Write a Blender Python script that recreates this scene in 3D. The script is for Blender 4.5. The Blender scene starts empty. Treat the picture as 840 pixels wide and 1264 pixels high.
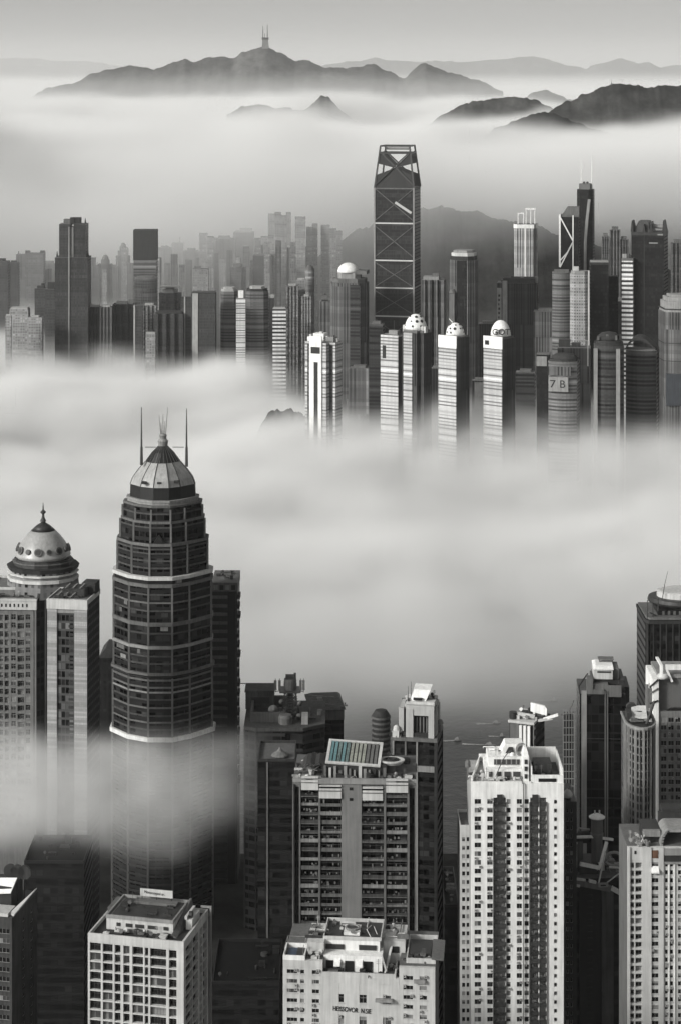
import bpy, math, random
from mathutils import Vector, Matrix

# ------------------------------------------------------------------ scene, camera, light
sc = bpy.context.scene
COL = sc.collection
R = math.radians
H, F = 400.0, 2600.0            # camera height (m), focal length (pixels of the 840 px wide photograph)
CX, HY = 420.0, 100.0           # principal column and horizon row

def wx(px, d): return (px - CX) * d / F
def wz(py, d): return H - (py - HY) * d / F

cam = bpy.data.cameras.new('camera')
cob = bpy.data.objects.new('camera', cam); COL.objects.link(cob); sc.camera = cob
cob.location = (0, 0, H); cob.rotation_euler = (math.pi / 2, 0, 0)
cam.sensor_fit = 'VERTICAL'; cam.sensor_height = 36; cam.lens = F / 1264 * 36
cam.shift_y = -(632 - HY) / 1264; cam.clip_start = 1; cam.clip_end = 200000

EL, AZ = R(26), R(-124)
TINT = (1.0, 0.995, 0.968)
world = bpy.data.worlds.new('World'); sc.world = world; world.use_nodes = True
nt = world.node_tree; bg = nt.nodes['Background']
sky = nt.nodes.new('ShaderNodeTexSky'); sky.sky_type = 'NISHITA'; sky.sun_disc = False
sky.sun_elevation = EL; sky.sun_rotation = AZ; sky.air_density = 1.0; sky.dust_density = 3.0
bw = nt.nodes.new('ShaderNodeRGBToBW'); nt.links.new(sky.outputs[0], bw.inputs[0])
tn = nt.nodes.new('ShaderNodeVectorMath'); tn.operation = 'MULTIPLY'; tn.inputs[1].default_value = TINT
nt.links.new(bw.outputs[0], tn.inputs[0]); nt.links.new(tn.outputs[0], bg.inputs[0])
bg.inputs[1].default_value = 0.12
sl = bpy.data.lights.new('sun', 'SUN'); sl.energy = 2.4; sl.angle = R(8); sl.color = (1, .99, .955)
so = bpy.data.objects.new('sun', sl); COL.objects.link(so)
sdir = Vector((math.sin(AZ) * math.cos(EL), math.cos(AZ) * math.cos(EL), math.sin(EL)))
so.rotation_euler = sdir.to_track_quat('Z', 'Y').to_euler(); so.location = (-300, -300, 900)
vs = sc.view_settings; vs.view_transform = 'Standard'; vs.look = 'None'; vs.gamma = 1; vs.exposure = 0.45
try: vs.use_curve_mapping = False
except Exception: pass
cy = sc.cycles
cy.volume_bounces = 2; cy.max_bounces = 10; cy.diffuse_bounces = 3; cy.glossy_bounces = 2; cy.transparent_max_bounces = 12
cy.use_denoising = True; cy.volume_step_rate = 1.6; cy.use_adaptive_sampling = True; cy.adaptive_threshold = 0.025

# ------------------------------------------------------------------ materials
MATS = {}
def nodes_of(n):
    m = bpy.data.materials.new(n); m.use_nodes = True
    return m, m.node_tree, m.node_tree.nodes['Principled BSDF']

def mth(t, op, *a, clamp=False):
    n = t.nodes.new('ShaderNodeMath'); n.operation = op; n.use_clamp = clamp
    for i, v in enumerate(a):
        if hasattr(v, 'links'): t.links.new(v, n.inputs[i])
        else: n.inputs[i].default_value = v
    return n.outputs[0]

def mrange(t, v, a, b, c, d, smooth=False):
    n = t.nodes.new('ShaderNodeMapRange')
    if smooth: n.interpolation_type = 'SMOOTHSTEP'
    t.links.new(v, n.inputs[0])
    for i, x in enumerate((a, b, c, d)): n.inputs[1 + i].default_value = x
    return n.outputs[0]

def noise(t, vec, scale, detail=3, rough=.55):
    n = t.nodes.new('ShaderNodeTexNoise'); n.inputs['Scale'].default_value = scale
    n.inputs['Detail'].default_value = detail; n.inputs['Roughness'].default_value = rough
    t.links.new(vec, n.inputs['Vector']); return n.outputs[0]

def vscale(t, vec, s):
    n = t.nodes.new('ShaderNodeVectorMath'); n.operation = 'MULTIPLY'; n.inputs[1].default_value = s
    t.links.new(vec, n.inputs[0]); return n.outputs[0]

def plain(name, v, rough=.75, spec=.3, dirt=.35, rgb=None, metal=0, scale=1.0):
    """A painted / concrete surface: base value with blotches and rain streaks."""
    if name in MATS: return MATS[name]
    m, t, p = nodes_of(name)
    tc = t.nodes.new('ShaderNodeTexCoord')
    streak = noise(t, vscale(t, tc.outputs['Object'], (.9 * scale, .9 * scale, .05 * scale)), 1.0, 4, .65)
    blot = noise(t, tc.outputs['Object'], .16 * scale, 4, .6)
    k = mth(t, 'ADD', mrange(t, streak, .3, .7, 1 - dirt, 1.0), mrange(t, blot, .3, .7, -dirt * .45, dirt * .2))
    c = t.nodes.new('ShaderNodeVectorMath'); c.operation = 'SCALE'
    c.inputs[0].default_value = rgb or (v, v, v * .985)
    t.links.new(k, c.inputs['Scale']); t.links.new(c.outputs[0], p.inputs['Base Color'])
    p.inputs['Roughness'].default_value = rough; p.inputs['Specular IOR Level'].default_value = spec
    p.inputs['Metallic'].default_value = metal
    MATS[name] = m; return m

def glass(name, v, rough=.18, spec=.45):
    if name in MATS: return MATS[name]
    m, t, p = nodes_of(name)
    tc = t.nodes.new('ShaderNodeTexCoord')
    n = noise(t, tc.outputs['Object'], .35, 2)
    c = t.nodes.new('ShaderNodeVectorMath'); c.operation = 'SCALE'; c.inputs[0].default_value = (v, v, v)
    t.links.new(mrange(t, n, .3, .7, .6, 1.5), c.inputs['Scale']); t.links.new(c.outputs[0], p.inputs['Base Color'])
    p.inputs['Roughness'].default_value = rough; p.inputs['Specular IOR Level'].default_value = spec
    MATS[name] = m; return m

def facade(name, wall, gl, fl=3.4, bay=3.0, fx=.7, fz=.55, roof=.12, var=.8, rough=.3, spec=.15, dirt=.3):
    """Curtain wall / window grid in object space: floors of height fl, bays of width bay; every pane a little different."""
    if name in MATS: return MATS[name]
    m, t, p = nodes_of(name)
    tc = t.nodes.new('ShaderNodeTexCoord')
    cr = t.nodes.new('ShaderNodeVectorMath'); cr.operation = 'CROSS_PRODUCT'
    cr.inputs[0].default_value = (0, 0, 1); t.links.new(tc.outputs['Normal'], cr.inputs[1])
    nm = t.nodes.new('ShaderNodeVectorMath'); nm.operation = 'NORMALIZE'; t.links.new(cr.outputs[0], nm.inputs[0])
    dt = t.nodes.new('ShaderNodeVectorMath'); dt.operation = 'DOT_PRODUCT'
    t.links.new(tc.outputs['Object'], dt.inputs[0]); t.links.new(nm.outputs[0], dt.inputs[1])
    sx = t.nodes.new('ShaderNodeSeparateXYZ'); t.links.new(tc.outputs['Object'], sx.inputs[0])
    sn = t.nodes.new('ShaderNodeSeparateXYZ'); t.links.new(tc.outputs['Normal'], sn.inputs[0])
    u = mth(t, 'DIVIDE', mth(t, 'ADD', dt.outputs['Value'], 500.0 * bay + bay * (.5 - fx * .5) * 0 + bay * .5), bay)
    v = mth(t, 'DIVIDE', sx.outputs[2], fl)
    fu, fv = mth(t, 'FRACT', u), mth(t, 'FRACT', v)
    a = mth(t, 'LESS_THAN', mth(t, 'ABSOLUTE', mth(t, 'SUBTRACT', fu, .5)), fx / 2)
    b = mth(t, 'LESS_THAN', mth(t, 'ABSOLUTE', mth(t, 'SUBTRACT', fv, .5)), fz / 2)
    flat = mth(t, 'LESS_THAN', mth(t, 'ABSOLUTE', sn.outputs[2]), .6)
    mask = mth(t, 'MULTIPLY', mth(t, 'MULTIPLY', a, b), flat)
    cb = t.nodes.new('ShaderNodeCombineXYZ')
    t.links.new(mth(t, 'FLOOR', u), cb.inputs[0]); t.links.new(mth(t, 'FLOOR', v), cb.inputs[1])
    wn = t.nodes.new('ShaderNodeTexWhiteNoise'); wn.noise_dimensions = '2D'; t.links.new(cb.outputs[0], wn.inputs['Vector'])
    g = mth(t, 'MULTIPLY', mrange(t, mth(t, 'POWER', wn.outputs['Value'], 2.5), 0, 1, 1 - var * .5, 1 + var * 2.2), gl)
    streak = noise(t, vscale(t, tc.outputs['Object'], (.5, .5, .02)), 1.0, 4, .65)
    blot = noise(t, tc.outputs['Object'], .05, 4, .6)
    k = mth(t, 'ADD', mrange(t, streak, .3, .7, 1 - dirt, 1.05), mrange(t, blot, .3, .7, -dirt * .5, dirt * .3))
    base = mth(t, 'ADD', mth(t, 'MULTIPLY', flat, wall), mth(t, 'MULTIPLY', mth(t, 'SUBTRACT', 1.0, flat), roof))
    fw = t.nodes.new('ShaderNodeTexWhiteNoise'); fw.noise_dimensions = '1D'      # storeys differ a little; now and then a plant floor
    t.links.new(mth(t, 'FLOOR', mth(t, 'DIVIDE', sx.outputs[2], fl if fl < 20 else 3.6)), fw.inputs['W'])
    oi = t.nodes.new('ShaderNodeObjectInfo')
    k = mth(t, 'MULTIPLY', k, mth(t, 'MULTIPLY', mrange(t, fw.outputs['Value'], 0, 1, .78, 1.14), mrange(t, oi.outputs['Random'], 0, 1, .8, 1.2)))
    k = mth(t, 'MULTIPLY', k, mth(t, 'SUBTRACT', 1.0, mth(t, 'MULTIPLY', mth(t, 'GREATER_THAN', fw.outputs['Value'], .955), .45)))
    g = mth(t, 'MULTIPLY', g, mrange(t, fw.outputs['Value'], 0, 1, .75, 1.3))
    w = mth(t, 'MULTIPLY', base, k)
    val = mth(t, 'ADD', mth(t, 'MULTIPLY', mask, g), mth(t, 'MULTIPLY', mth(t, 'SUBTRACT', 1.0, mask), w))
    cc = t.nodes.new('ShaderNodeCombineXYZ')
    for i in range(3): t.links.new(val, cc.inputs[i])
    t.links.new(cc.outputs[0], p.inputs['Base Color'])
    t.links.new(mth(t, 'SUBTRACT', .8, mth(t, 'MULTIPLY', mask, .8 - rough)), p.inputs['Roughness'])
    p.inputs['Specular IOR Level'].default_value = spec
    MATS[name] = m; return m

# ------------------------------------------------------------------ mesh builder
class MB:
    def __init__(s): s.v = []; s.f = []; s.sm = False
    def add(s, vs_, fs_):
        n = len(s.v); s.v += [tuple(p) for p in vs_]; s.f += [tuple(i + n for i in f) for f in fs_]; return s
    def box(s, x0, x1, y0, y1, z0, z1):
        return s.add([(x, y, z) for x in (x0, x1) for y in (y0, y1) for z in (z0, z1)],
                     [(0, 1, 3, 2), (4, 6, 7, 5), (0, 4, 5, 1), (2, 3, 7, 6), (0, 2, 6, 4), (1, 5, 7, 3)])
    def prism(s, poly, z0, z1, top=None):
        n = len(poly); top = top or poly
        return s.add([(x, y, z0) for x, y in poly] + [(x, y, z1) for x, y in top],
                     [tuple(range(n))[::-1], tuple(range(n, 2 * n))] + [(i, (i + 1) % n, n + (i + 1) % n, n + i) for i in range(n)])
    def loft(s, rings):
        """rings: list of lists of 3-D points, same count; ends capped"""
        n = len(rings[0]); vv = [p for r in rings for p in r]
        ff = [tuple(range(n))[::-1], tuple(range((len(rings) - 1) * n, len(rings) * n))]
        for k in range(len(rings) - 1):
            for i in range(n):
                j = (i + 1) % n; ff.append((k * n + i, k * n + j, k * n + n + j, k * n + n + i))
        return s.add(vv, ff)
    def lathe(s, prof, n=24, cx=0, cy=0, ph=0):
        return s.loft([[(cx + r * math.cos(2 * math.pi * i / n + ph), cy + r * math.sin(2 * math.pi * i / n + ph), z) for i in range(n)] for r, z in prof])
    def tube(s, p, q, r, n=6, r2=None):
        p, q = Vector(p), Vector(q); r2 = r if r2 is None else r2
        d = (q - p).normalized(); a = d.orthogonal().normalized(); b = d.cross(a)
        ring = lambda c, rr: [tuple(c + (a * math.cos(2 * math.pi * i / n) + b * math.sin(2 * math.pi * i / n)) * rr) for i in range(n)]
        return s.loft([ring(p, r), ring(q, r2)])
    def bar(s, p, q, w, h=None):
        h = w if h is None else h
        p, q = Vector(p), Vector(q); d = (q - p).normalized()
        up = Vector((0, 0, 1)) if abs(d.z) < .95 else Vector((0, 1, 0))
        a = d.cross(up).normalized() * w / 2; b = a.cross(d).normalized() * h / 2
        ring = lambda c: [tuple(c + a + b), tuple(c - a + b), tuple(c - a - b), tuple(c + a - b)]
        return s.loft([ring(p), ring(q)])
    def panel(s, pts, th):
        """flat polygon (3-D points in the XZ plane order) given thickness th along y"""
        n = len(pts)
        return s.add([(x, y, z) for x, y, z in pts] + [(x, y + th, z) for x, y, z in pts],
                     [tuple(range(n)), tuple(range(n, 2 * n))[::-1]] + [(i, n + i, n + (i + 1) % n, (i + 1) % n) for i in range(n)])
    def mesh(s, name, mats):
        me = bpy.data.meshes.new(name); me.from_pydata(s.v, [], s.f)
        import bmesh
        bm = bmesh.new(); bm.from_mesh(me); bmesh.ops.recalc_face_normals(bm, faces=bm.faces[:])
        if s.sm:
            for f_ in bm.faces: f_.smooth = True
        bm.to_mesh(me); bm.free()
        for m in (mats if isinstance(mats, (list, tuple)) else [mats]): me.materials.append(m)
        return me
    def obj(s, name, mat, parent=None):
        o = bpy.data.objects.new(name, s.mesh(name, mat)); COL.objects.link(o)
        if parent: o.parent = parent
        return o

def tag(o, label=None, cat=None, group=None, kind=None):
    for k, v in (('label', label), ('category', cat), ('group', group), ('kind', kind)):
        if v: o[k] = v
    return o

def empty(name, loc, rz, label, cat, group=None):
    o = bpy.data.objects.new(name, None); COL.objects.link(o); o.location = loc; o.rotation_euler = (0, 0, rz)
    return tag(o, label, cat, group)

def link_copy(name, me, parent, loc=(0, 0, 0), rz=0):
    o = bpy.data.objects.new(name, me); COL.objects.link(o); o.parent = parent; o.location = loc; o.rotation_euler = (0, 0, rz); return o

def text(name, s, size, mat, parent, loc, rot=(math.pi / 2, 0, 0), sx=1.0, ext=.06):
    c = bpy.data.curves.new(name, 'FONT'); c.body = s; c.size = size; c.extrude = ext; c.align_x = 'CENTER'; c.align_y = 'CENTER'
    c.materials.append(mat)
    o = bpy.data.objects.new(name, c); COL.objects.link(o)
    bpy.context.view_layer.update(); me = bpy.data.meshes.new_from_object(o.evaluated_get(bpy.context.evaluated_depsgraph_get()))
    bpy.data.objects.remove(o); me.name = name
    o = bpy.data.objects.new(name, me); COL.objects.link(o)
    if not me.materials: me.materials.append(mat)
    o.parent = parent; o.location = loc; o.rotation_euler = rot; o.scale = (sx, 1, 1); return o

# ------------------------------------------------------------------ plan shapes
def plan(kind, w, d, n=.25):
    a, b = w / 2, d / 2
    if kind == 'box': return [(-a, -b), (a, -b), (a, b), (-a, b)]
    if kind == 'cham':
        c = n * min(w, d); return [(-a + c, -b), (a - c, -b), (a, -b + c), (a, b - c), (a - c, b), (-a + c, b), (-a, b - c), (-a, -b + c)]
    if kind == 'cross':
        c, e = n * w, n * d
        return [(-a + c, -b), (a - c, -b), (a - c, -b + e), (a, -b + e), (a, b - e), (a - c, b - e), (a - c, b), (-a + c, b), (-a + c, b - e), (-a, b - e), (-a, -b + e), (-a + c, -b + e)]
    if kind == 'comb':
        q, e = w / 7, min(d * .18, 4)
        f = []
        for i in range(4):
            x0 = -a + 2 * i * q; f += [(x0, -b), (x0 + q, -b)]
            if i < 3: f += [(x0 + q, -b + e), (x0 + 2 * q, -b + e)]
        return f + [(a, b), (-a, b)]
    if kind == 'round':
        k = 20; return [(a * math.cos(2 * math.pi * i / k - math.pi / 2), b * math.sin(2 * math.pi * i / k - math.pi / 2)) for i in range(k)]
    if kind == 'bow':
        k = 8; f = [(-a + w * i / k, -b + (d * .22) * ((2 * i / k - 1) ** 2)) for i in range(k + 1)]
        return f + [(a, b), (-a, b)]
def scaled(poly, k, dx=0, dy=0): return [(x * k + dx, y * k + dy) for x, y in poly]

# ------------------------------------------------------------------ near buildings: pivot at the middle of the front face
class Near:
    def __init__(s, name, label, x0, x1, d, depth, rot=0, cat='building', group=None):
        s.s = d / F; s.d = d; s.cx = (x0 + x1) / 2; s.th = R(rot); s.k = s.s / math.cos(s.th)
        s.W = (x1 - x0) * s.k; s.D = depth
        s.root = empty(name, (wx(s.cx, d), d, 0), -s.th, label, cat, group)
        s.count = {}; s.over = {}; s.rng = random.Random(label)
    def X(s, px): return (px - s.cx) * s.k
    def Z(s, py): return wz(py, s.d)
    def part(s, name, mb, mat, parent=None, label=None):
        o = mb.obj(name, mat, parent or s.root)
        if label: o['label'] = label
        return o
    def rep(s, name, me, loc, rz=0):
        """one repeated part; past 100 they are gathered into a single part"""
        c = s.count.get(name, 0); s.count[name] = c + 1
        if c < 100: return link_copy(name, me, s.root, loc, rz)
        s.over.setdefault(name, []).append((me, Matrix.Translation(loc) @ Matrix.Rotation(rz, 4, 'Z')))
    def finish(s):
        import bmesh
        for name, lst in s.over.items():
            bm = bmesh.new(); mats = []
            for me, mx in lst:
                n0 = len(bm.faces); nv = len(bm.verts)
                idx = []
                for m in me.materials:
                    if m not in mats: mats.append(m)
                    idx.append(mats.index(m))
                vv = [bm.verts.new(mx @ v.co) for v in me.vertices]
                for p in me.polygons:
                    f = bm.faces.new([vv[i] for i in p.vertices]); f.material_index = idx[p.material_index]
            me2 = bpy.data.meshes.new(name); bm.to_mesh(me2); bm.free()
            for m in mats: me2.materials.append(m)
            o = link_copy(name, me2, s.root); o['kind'] = 'stuff'
        s.over = {}

def fbox(b, mb, face, u0, u1, a0, a1, z0, z1):
    if face == 'F': mb.box(u0, u1, a0, a1, z0, z1)
    elif face == 'R': mb.box(b.W / 2 - a1, b.W / 2 - a0, u0, u1, z0, z1)
    else: mb.box(-b.W / 2 + a0, -b.W / 2 + a1, u0, u1, z0, z1)

def fpos(b, face, u, a, z):
    """location and turn for a part modelled with its outside towards -y"""
    if face == 'F': return (u, a, z), 0
    if face == 'R': return (b.W / 2 - a, u, z), math.pi / 2
    return (-b.W / 2 + a, u, z), -math.pi / 2

WM = {}
def window_mesh(w, h, kind, fr, oval=False):
    key = (round(w, 2), round(h, 2), kind, fr.name, oval)
    if key in WM: return WM[key]
    g = {'dark': glass('dark_window_glass', .012), 'mid': glass('grey_window_glass', .05), 'pale': plain('curtained_window', .28, dirt=.5)}[kind]
    mb = MB()
    if oval:
        n = 14; ring = lambda r, y: [(math.cos(2 * math.pi * i / n) * w / 2 * r, y, h / 2 + math.sin(2 * math.pi * i / n) * h / 2 * r) for i in range(n)]
        mb.loft([ring(1.0, .1), ring(1.0, -.06), ring(.8, -.06), ring(.8, .05)]); nfr = len(mb.f) - 1
        me = mb.mesh('window', [fr, g]); me.polygons[1].material_index = 1
        WM[key] = me; return me
    e = min(.07, w * .07); a = w / 2
    for q in ((-a, -a + e, 0, h), (a - e, a, 0, h), (-a + e, a - e, 0, e), (-a + e, a - e, h - e, h)): mb.box(q[0], q[1], -.06, .1, q[2], q[3])
    nm = max(1, round(w / 1.1))
    for i in range(1, nm):
        x = -a + w * i / nm; mb.box(x - .03, x + .03, -.05, .1, e, h - e)
    if h > 1.8: mb.box(-a + e, a - e, -.045, .1, h * .62, h * .62 + .05)
    nfr = len(mb.f); mb.box(-a + e, a - e, .02, .09, e, h - e); ng = len(mb.f)
    cur = plain('curtained_window', .28, dirt=.5); rr = random.Random(str(key)); q = rr.random()
    if kind == 'mid':
        if q < .5: mb.box(-a + e, -a + w * rr.uniform(.25, .55), .005, .019, e, h - e)
        else: mb.box(-a + e, a - e, .005, .019, h * rr.uniform(.4, .7), h - e)
    me = mb.mesh('window', [fr, g, cur])
    for p in me.polygons[nfr:]: p.material_index = 1
    for p in me.polygons[ng:]: p.material_index = 2
    WM[key] = me; return me

def aircon_mesh():
    if 'ac' in WM: return WM['ac']
    mb = MB(); mb.box(-.4, .4, -.5, 0, 0, .55); mb.box(-.45, .45, -.55, 0, -.08, -.005); n = len(mb.f); mb.lathe([(.2, 0), (.2, .02)], 10)
    n0 = n * 0; mb.v[-20:] = [(x, -.502 - z, y + .27) for x, y, z in mb.v[-20:]]
    me = mb.mesh('air_conditioner', [plain('aircon_casing', .35, dirt=.6), plain('charcoal_cladding', .035, rough=.5, dirt=.4)])
    for p in me.polygons[n:]: p.material_index = 1
    WM['ac'] = me; return me

BM = {}
def balcony_mesh(w, out, ph, var, slab, para):
    key = (round(w, 2), round(out, 2), round(ph, 2), var, slab.name, para.name)
    if key in BM: return BM[key]
    rng = random.Random(str(key)); mb = MB(); a = w / 2
    mb.box(-a, a, -out, 1.4, -.2, 0)
    n1 = len(mb.f)
    if var % 3 == 2:
        mb.box(-a, a, -out, -out + .06, ph - .06, ph)
        k = max(6, int(w / .28))
        for i in range(k + 1):
            x = -a + .03 + (w - .06) * i / k; mb.box(x - .02, x + .02, -out + .01, -out + .05, .02, ph - .06)
        mb.box(-a, a, -out + .08, -out + .14, .02, ph * .55)
    else:
        mb.box(-a, a, -out, -out + .12, .004, ph); 
        if var % 3 == 1: mb.box(-a, a, -out - .05, -out + .17, ph + .002, ph + .1)
    mb.box(-a, -a + .1, -out + .121, .3, .003, ph); mb.box(a - .1, a, -out + .121, .3, .003, ph)
    n2 = len(mb.f)
    for i in range(rng.randint(1, 4)):           # things kept on the balcony
        x = rng.uniform(-a + .2, a - .7); z = rng.uniform(.3, 1.6); y = rng.uniform(-out + .2, .6)
        mb.box(x, x + rng.uniform(.3, .9), y, y + .3, .02, z)
    if rng.random() < .6: mb.tube((-a + .1, -out + .3, 2.1), (a - .1, -out + .3, 2.15), .03, 5)
    for i in range(rng.randint(0, 4)):
        x = rng.uniform(-a + .2, a - .7); mb.box(x, x + rng.uniform(.25, .6), -out + .27, -out + .31, rng.uniform(1.1, 1.6), 2.08)
    me = mb.mesh('balcony', [slab, para, plain('balcony_clutter', .22, dirt=.7)])
    for i, p in enumerate(me.polygons): p.material_index = 0 if i < n1 else 1 if i < n2 else 2
    BM[key] = me; return me

def grid(b, face, cols, u0, u1, ztop, zrow, zbot, pitch, wall, T=1.5, fr=None, sill=.9, wh=1.5, slab=None, para=None, ph=1.05, rail=.45, pw=(.72, .2, .08), out=.55, name='wall', ac=0):
    """A facade of piers and spandrels with real openings; cols = (u0, u1, type): w window, o oval window, b balcony, g open loggia, d plain dark recess"""
    fr = fr or plain('window_frame', .35); slab = slab or wall; para = para or wall
    mb = MB(); n = int((zrow - zbot) / pitch)
    e = u0
    for c in cols:
        if c[0] > e + .01: fbox(b, mb, face, e, c[0], 0, T, 0, zrow)
        e = c[1]
    if u1 > e + .01: fbox(b, mb, face, e, u1, 0, T, 0, zrow)
    fbox(b, mb, face, u0, u1, -.06, T, zrow, ztop)
    rng = b.rng
    for c in cols:
        ty = c[2]; w = c[1] - c[0]; um = (c[0] + c[1]) / 2
        if ty == 'd': continue
        for r in range(n + 1):
            zf = zrow - (r + 1) * pitch      # floor level of this storey
            if ty in 'wo':
                hh = wh if ty == 'w' else wh * .85
                fbox(b, mb, face, c[0], c[1], .04, T, zf + sill + hh, zf + pitch + (0 if r == 0 else sill))
                if ty == 'w': fbox(b, mb, face, c[0] - .12, c[1] + .12, -.18, -.004, zf + sill - .16, zf + sill - .02)
            elif ty == 'g': fbox(b, mb, face, c[0], c[1], .05, T, zf + pitch - rail, zf + pitch)
    low = zrow - (n + 1) * pitch
    for c in cols:
        if c[2] in 'wog': fbox(b, mb, face, c[0], c[1], .04, T, 0, low + (sill if c[2] in 'wo' else 0))
    b.part(name, mb, wall)
    kinds = ['dark', 'mid', 'pale']
    for r in range(n + 1):
        zf = zrow - (r + 1) * pitch
        for c in cols:
            ty = c[2]; w = c[1] - c[0]; um = (c[0] + c[1]) / 2
            kd = rng.choices(kinds, pw)[0]
            if ty == 'w' or ty == 'o':
                hh = wh if ty == 'w' else wh * .85
                loc, rz = fpos(b, face, um, .22, zf + sill); b.rep('window', window_mesh(w, hh, kd, fr, ty == 'o'), loc, rz)
                if ac and ty == 'w' and rng.random() < ac:
                    loc, rz = fpos(b, face, um + rng.choice((-1, 1)) * (w / 2 - .35), -.02, zf + sill - .75 + rng.choice((0, hh + .5))); b.rep('air_conditioner', aircon_mesh(), loc, rz)
            elif ty == 'g':
                loc, rz = fpos(b, face, um, min(T - .12, .95 if rng.random() < .6 else 1.3), zf); b.rep('window', window_mesh(w, pitch - rail, kd, fr), loc, rz)
            elif ty == 'b':
                loc, rz = fpos(b, face, um, 0, zf + .2); 
                b.rep('balcony', balcony_mesh(w, out * rng.choice((.7, 1, 1.3)), ph * rng.choice((.8, 1, 1.15)), rng.randint(0, 9), slab, rng.choice(para) if isinstance(para, tuple) else para), loc, rz)

def parapet(mb, x0, x1, y0, y1, z, h, t=.35):
    mb.box(x0, x1, y0, y0 + t, z, z + h); mb.box(x0, x1, y1 - t, y1, z, z + h)
    mb.box(x0, x0 + t, y0 + t, y1 - t, z, z + h); mb.box(x1 - t, x1, y0 + t, y1 - t, z, z + h)

def clutter(b, x0, x1, y0, y1, z, n, mats, seed=0, smax=3.2, hmax=2.6, small=None):
    """what stands about on a flat roof; the small things come in addition to the n larger ones"""
    rng = random.Random(seed); names = ['air_conditioner', 'water_tank', 'roof_hut', 'duct']; extra = ['pipe', 'aerial', 'roof_wall', 'dish_antenna', 'vent_cowl', 'air_conditioner', 'pipe']
    small = int(n * 1.2) if small is None else small
    for i in range(n + small):
        big = i < n
        k = rng.choice(names if big else extra); x = rng.uniform(x0, x1); y = rng.uniform(y0, y1); m = rng.choice(mats)
        w = rng.uniform(.8, smax) if big else rng.uniform(.6, 1.4); h = rng.uniform(.7, hmax) if big else rng.uniform(.5, 1.2); mb = MB()
        if k == 'water_tank': mb.lathe([(w * .45, z), (w * .45, z + h), (w * .3, z + h + .3)], 12, x, y)
        elif k == 'duct':
            mb.box(x - w, x + w, y - .3, y + .3, z + .3, z + .9)
            for q in (-.8, 0, .8): mb.box(x + q * w - .08, x + q * w + .08, y - .2, y + .2, z, z + .3)
        elif k == 'air_conditioner':
            mb.box(x - w / 2, x + w / 2, y - w * .3, y + w * .3, z, z + h * .6); mb.lathe([(w * .2, z + h * .6), (w * .2, z + h * .6 + .2)], 10, x, y)
        elif k == 'pipe':
            q = rng.uniform(1.2, 3.5); a = rng.choice((0, 0, math.pi / 2)); dx, dy = q * math.cos(a), q * math.sin(a)
            x = min(max(x, x0 + dx * .6), max(x0, x1 - dx * .6)); mb.tube((x - dx, y - dy, z + .45), (x + dx, y + dy, z + .45), .16, 7); mb.tube((x - dx, y - dy, z), (x - dx, y - dy, z + .5), .13, 6); mb.tube((x + dx, y + dy, z), (x + dx, y + dy, z + .5), .13, 6)
        elif k == 'aerial':
            q = rng.uniform(2, 4.5); mb.tube((x, y, z), (x, y, z + q), .07, 5)
            for j in (.7, .82, .94): mb.tube((x - .6, y, z + q * j), (x + .6, y, z + q * j), .045, 4)
        elif k == 'roof_wall': q = rng.uniform(1, 2.8); mb.box(x - q, x + q, y - .12, y + .12, z, z + rng.uniform(.8, 1.6))
        elif k == 'dish_antenna':
            mb.tube((x, y - .35, z + 1.3), (x, y, z + 1.1), .65, 14, .25); mb.tube((x, y, z), (x, y, z + 1.15), .08, 6)
        elif k == 'vent_cowl': mb.lathe([(.28, z), (.28, z + .9), (.45, z + .95), (.45, z + 1.15), (.1, z + 1.35)], 10, x, y)
        else:
            mb.box(x - w / 2, x + w / 2, y - w / 2, y + w / 2, z, z + h); mb.box(x - w / 2 - .2, x + w / 2 + .2, y - w / 2 - .2, y + w / 2 + .2, z + h, z + h + .2)
        b.part(k, mb, m)

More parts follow.
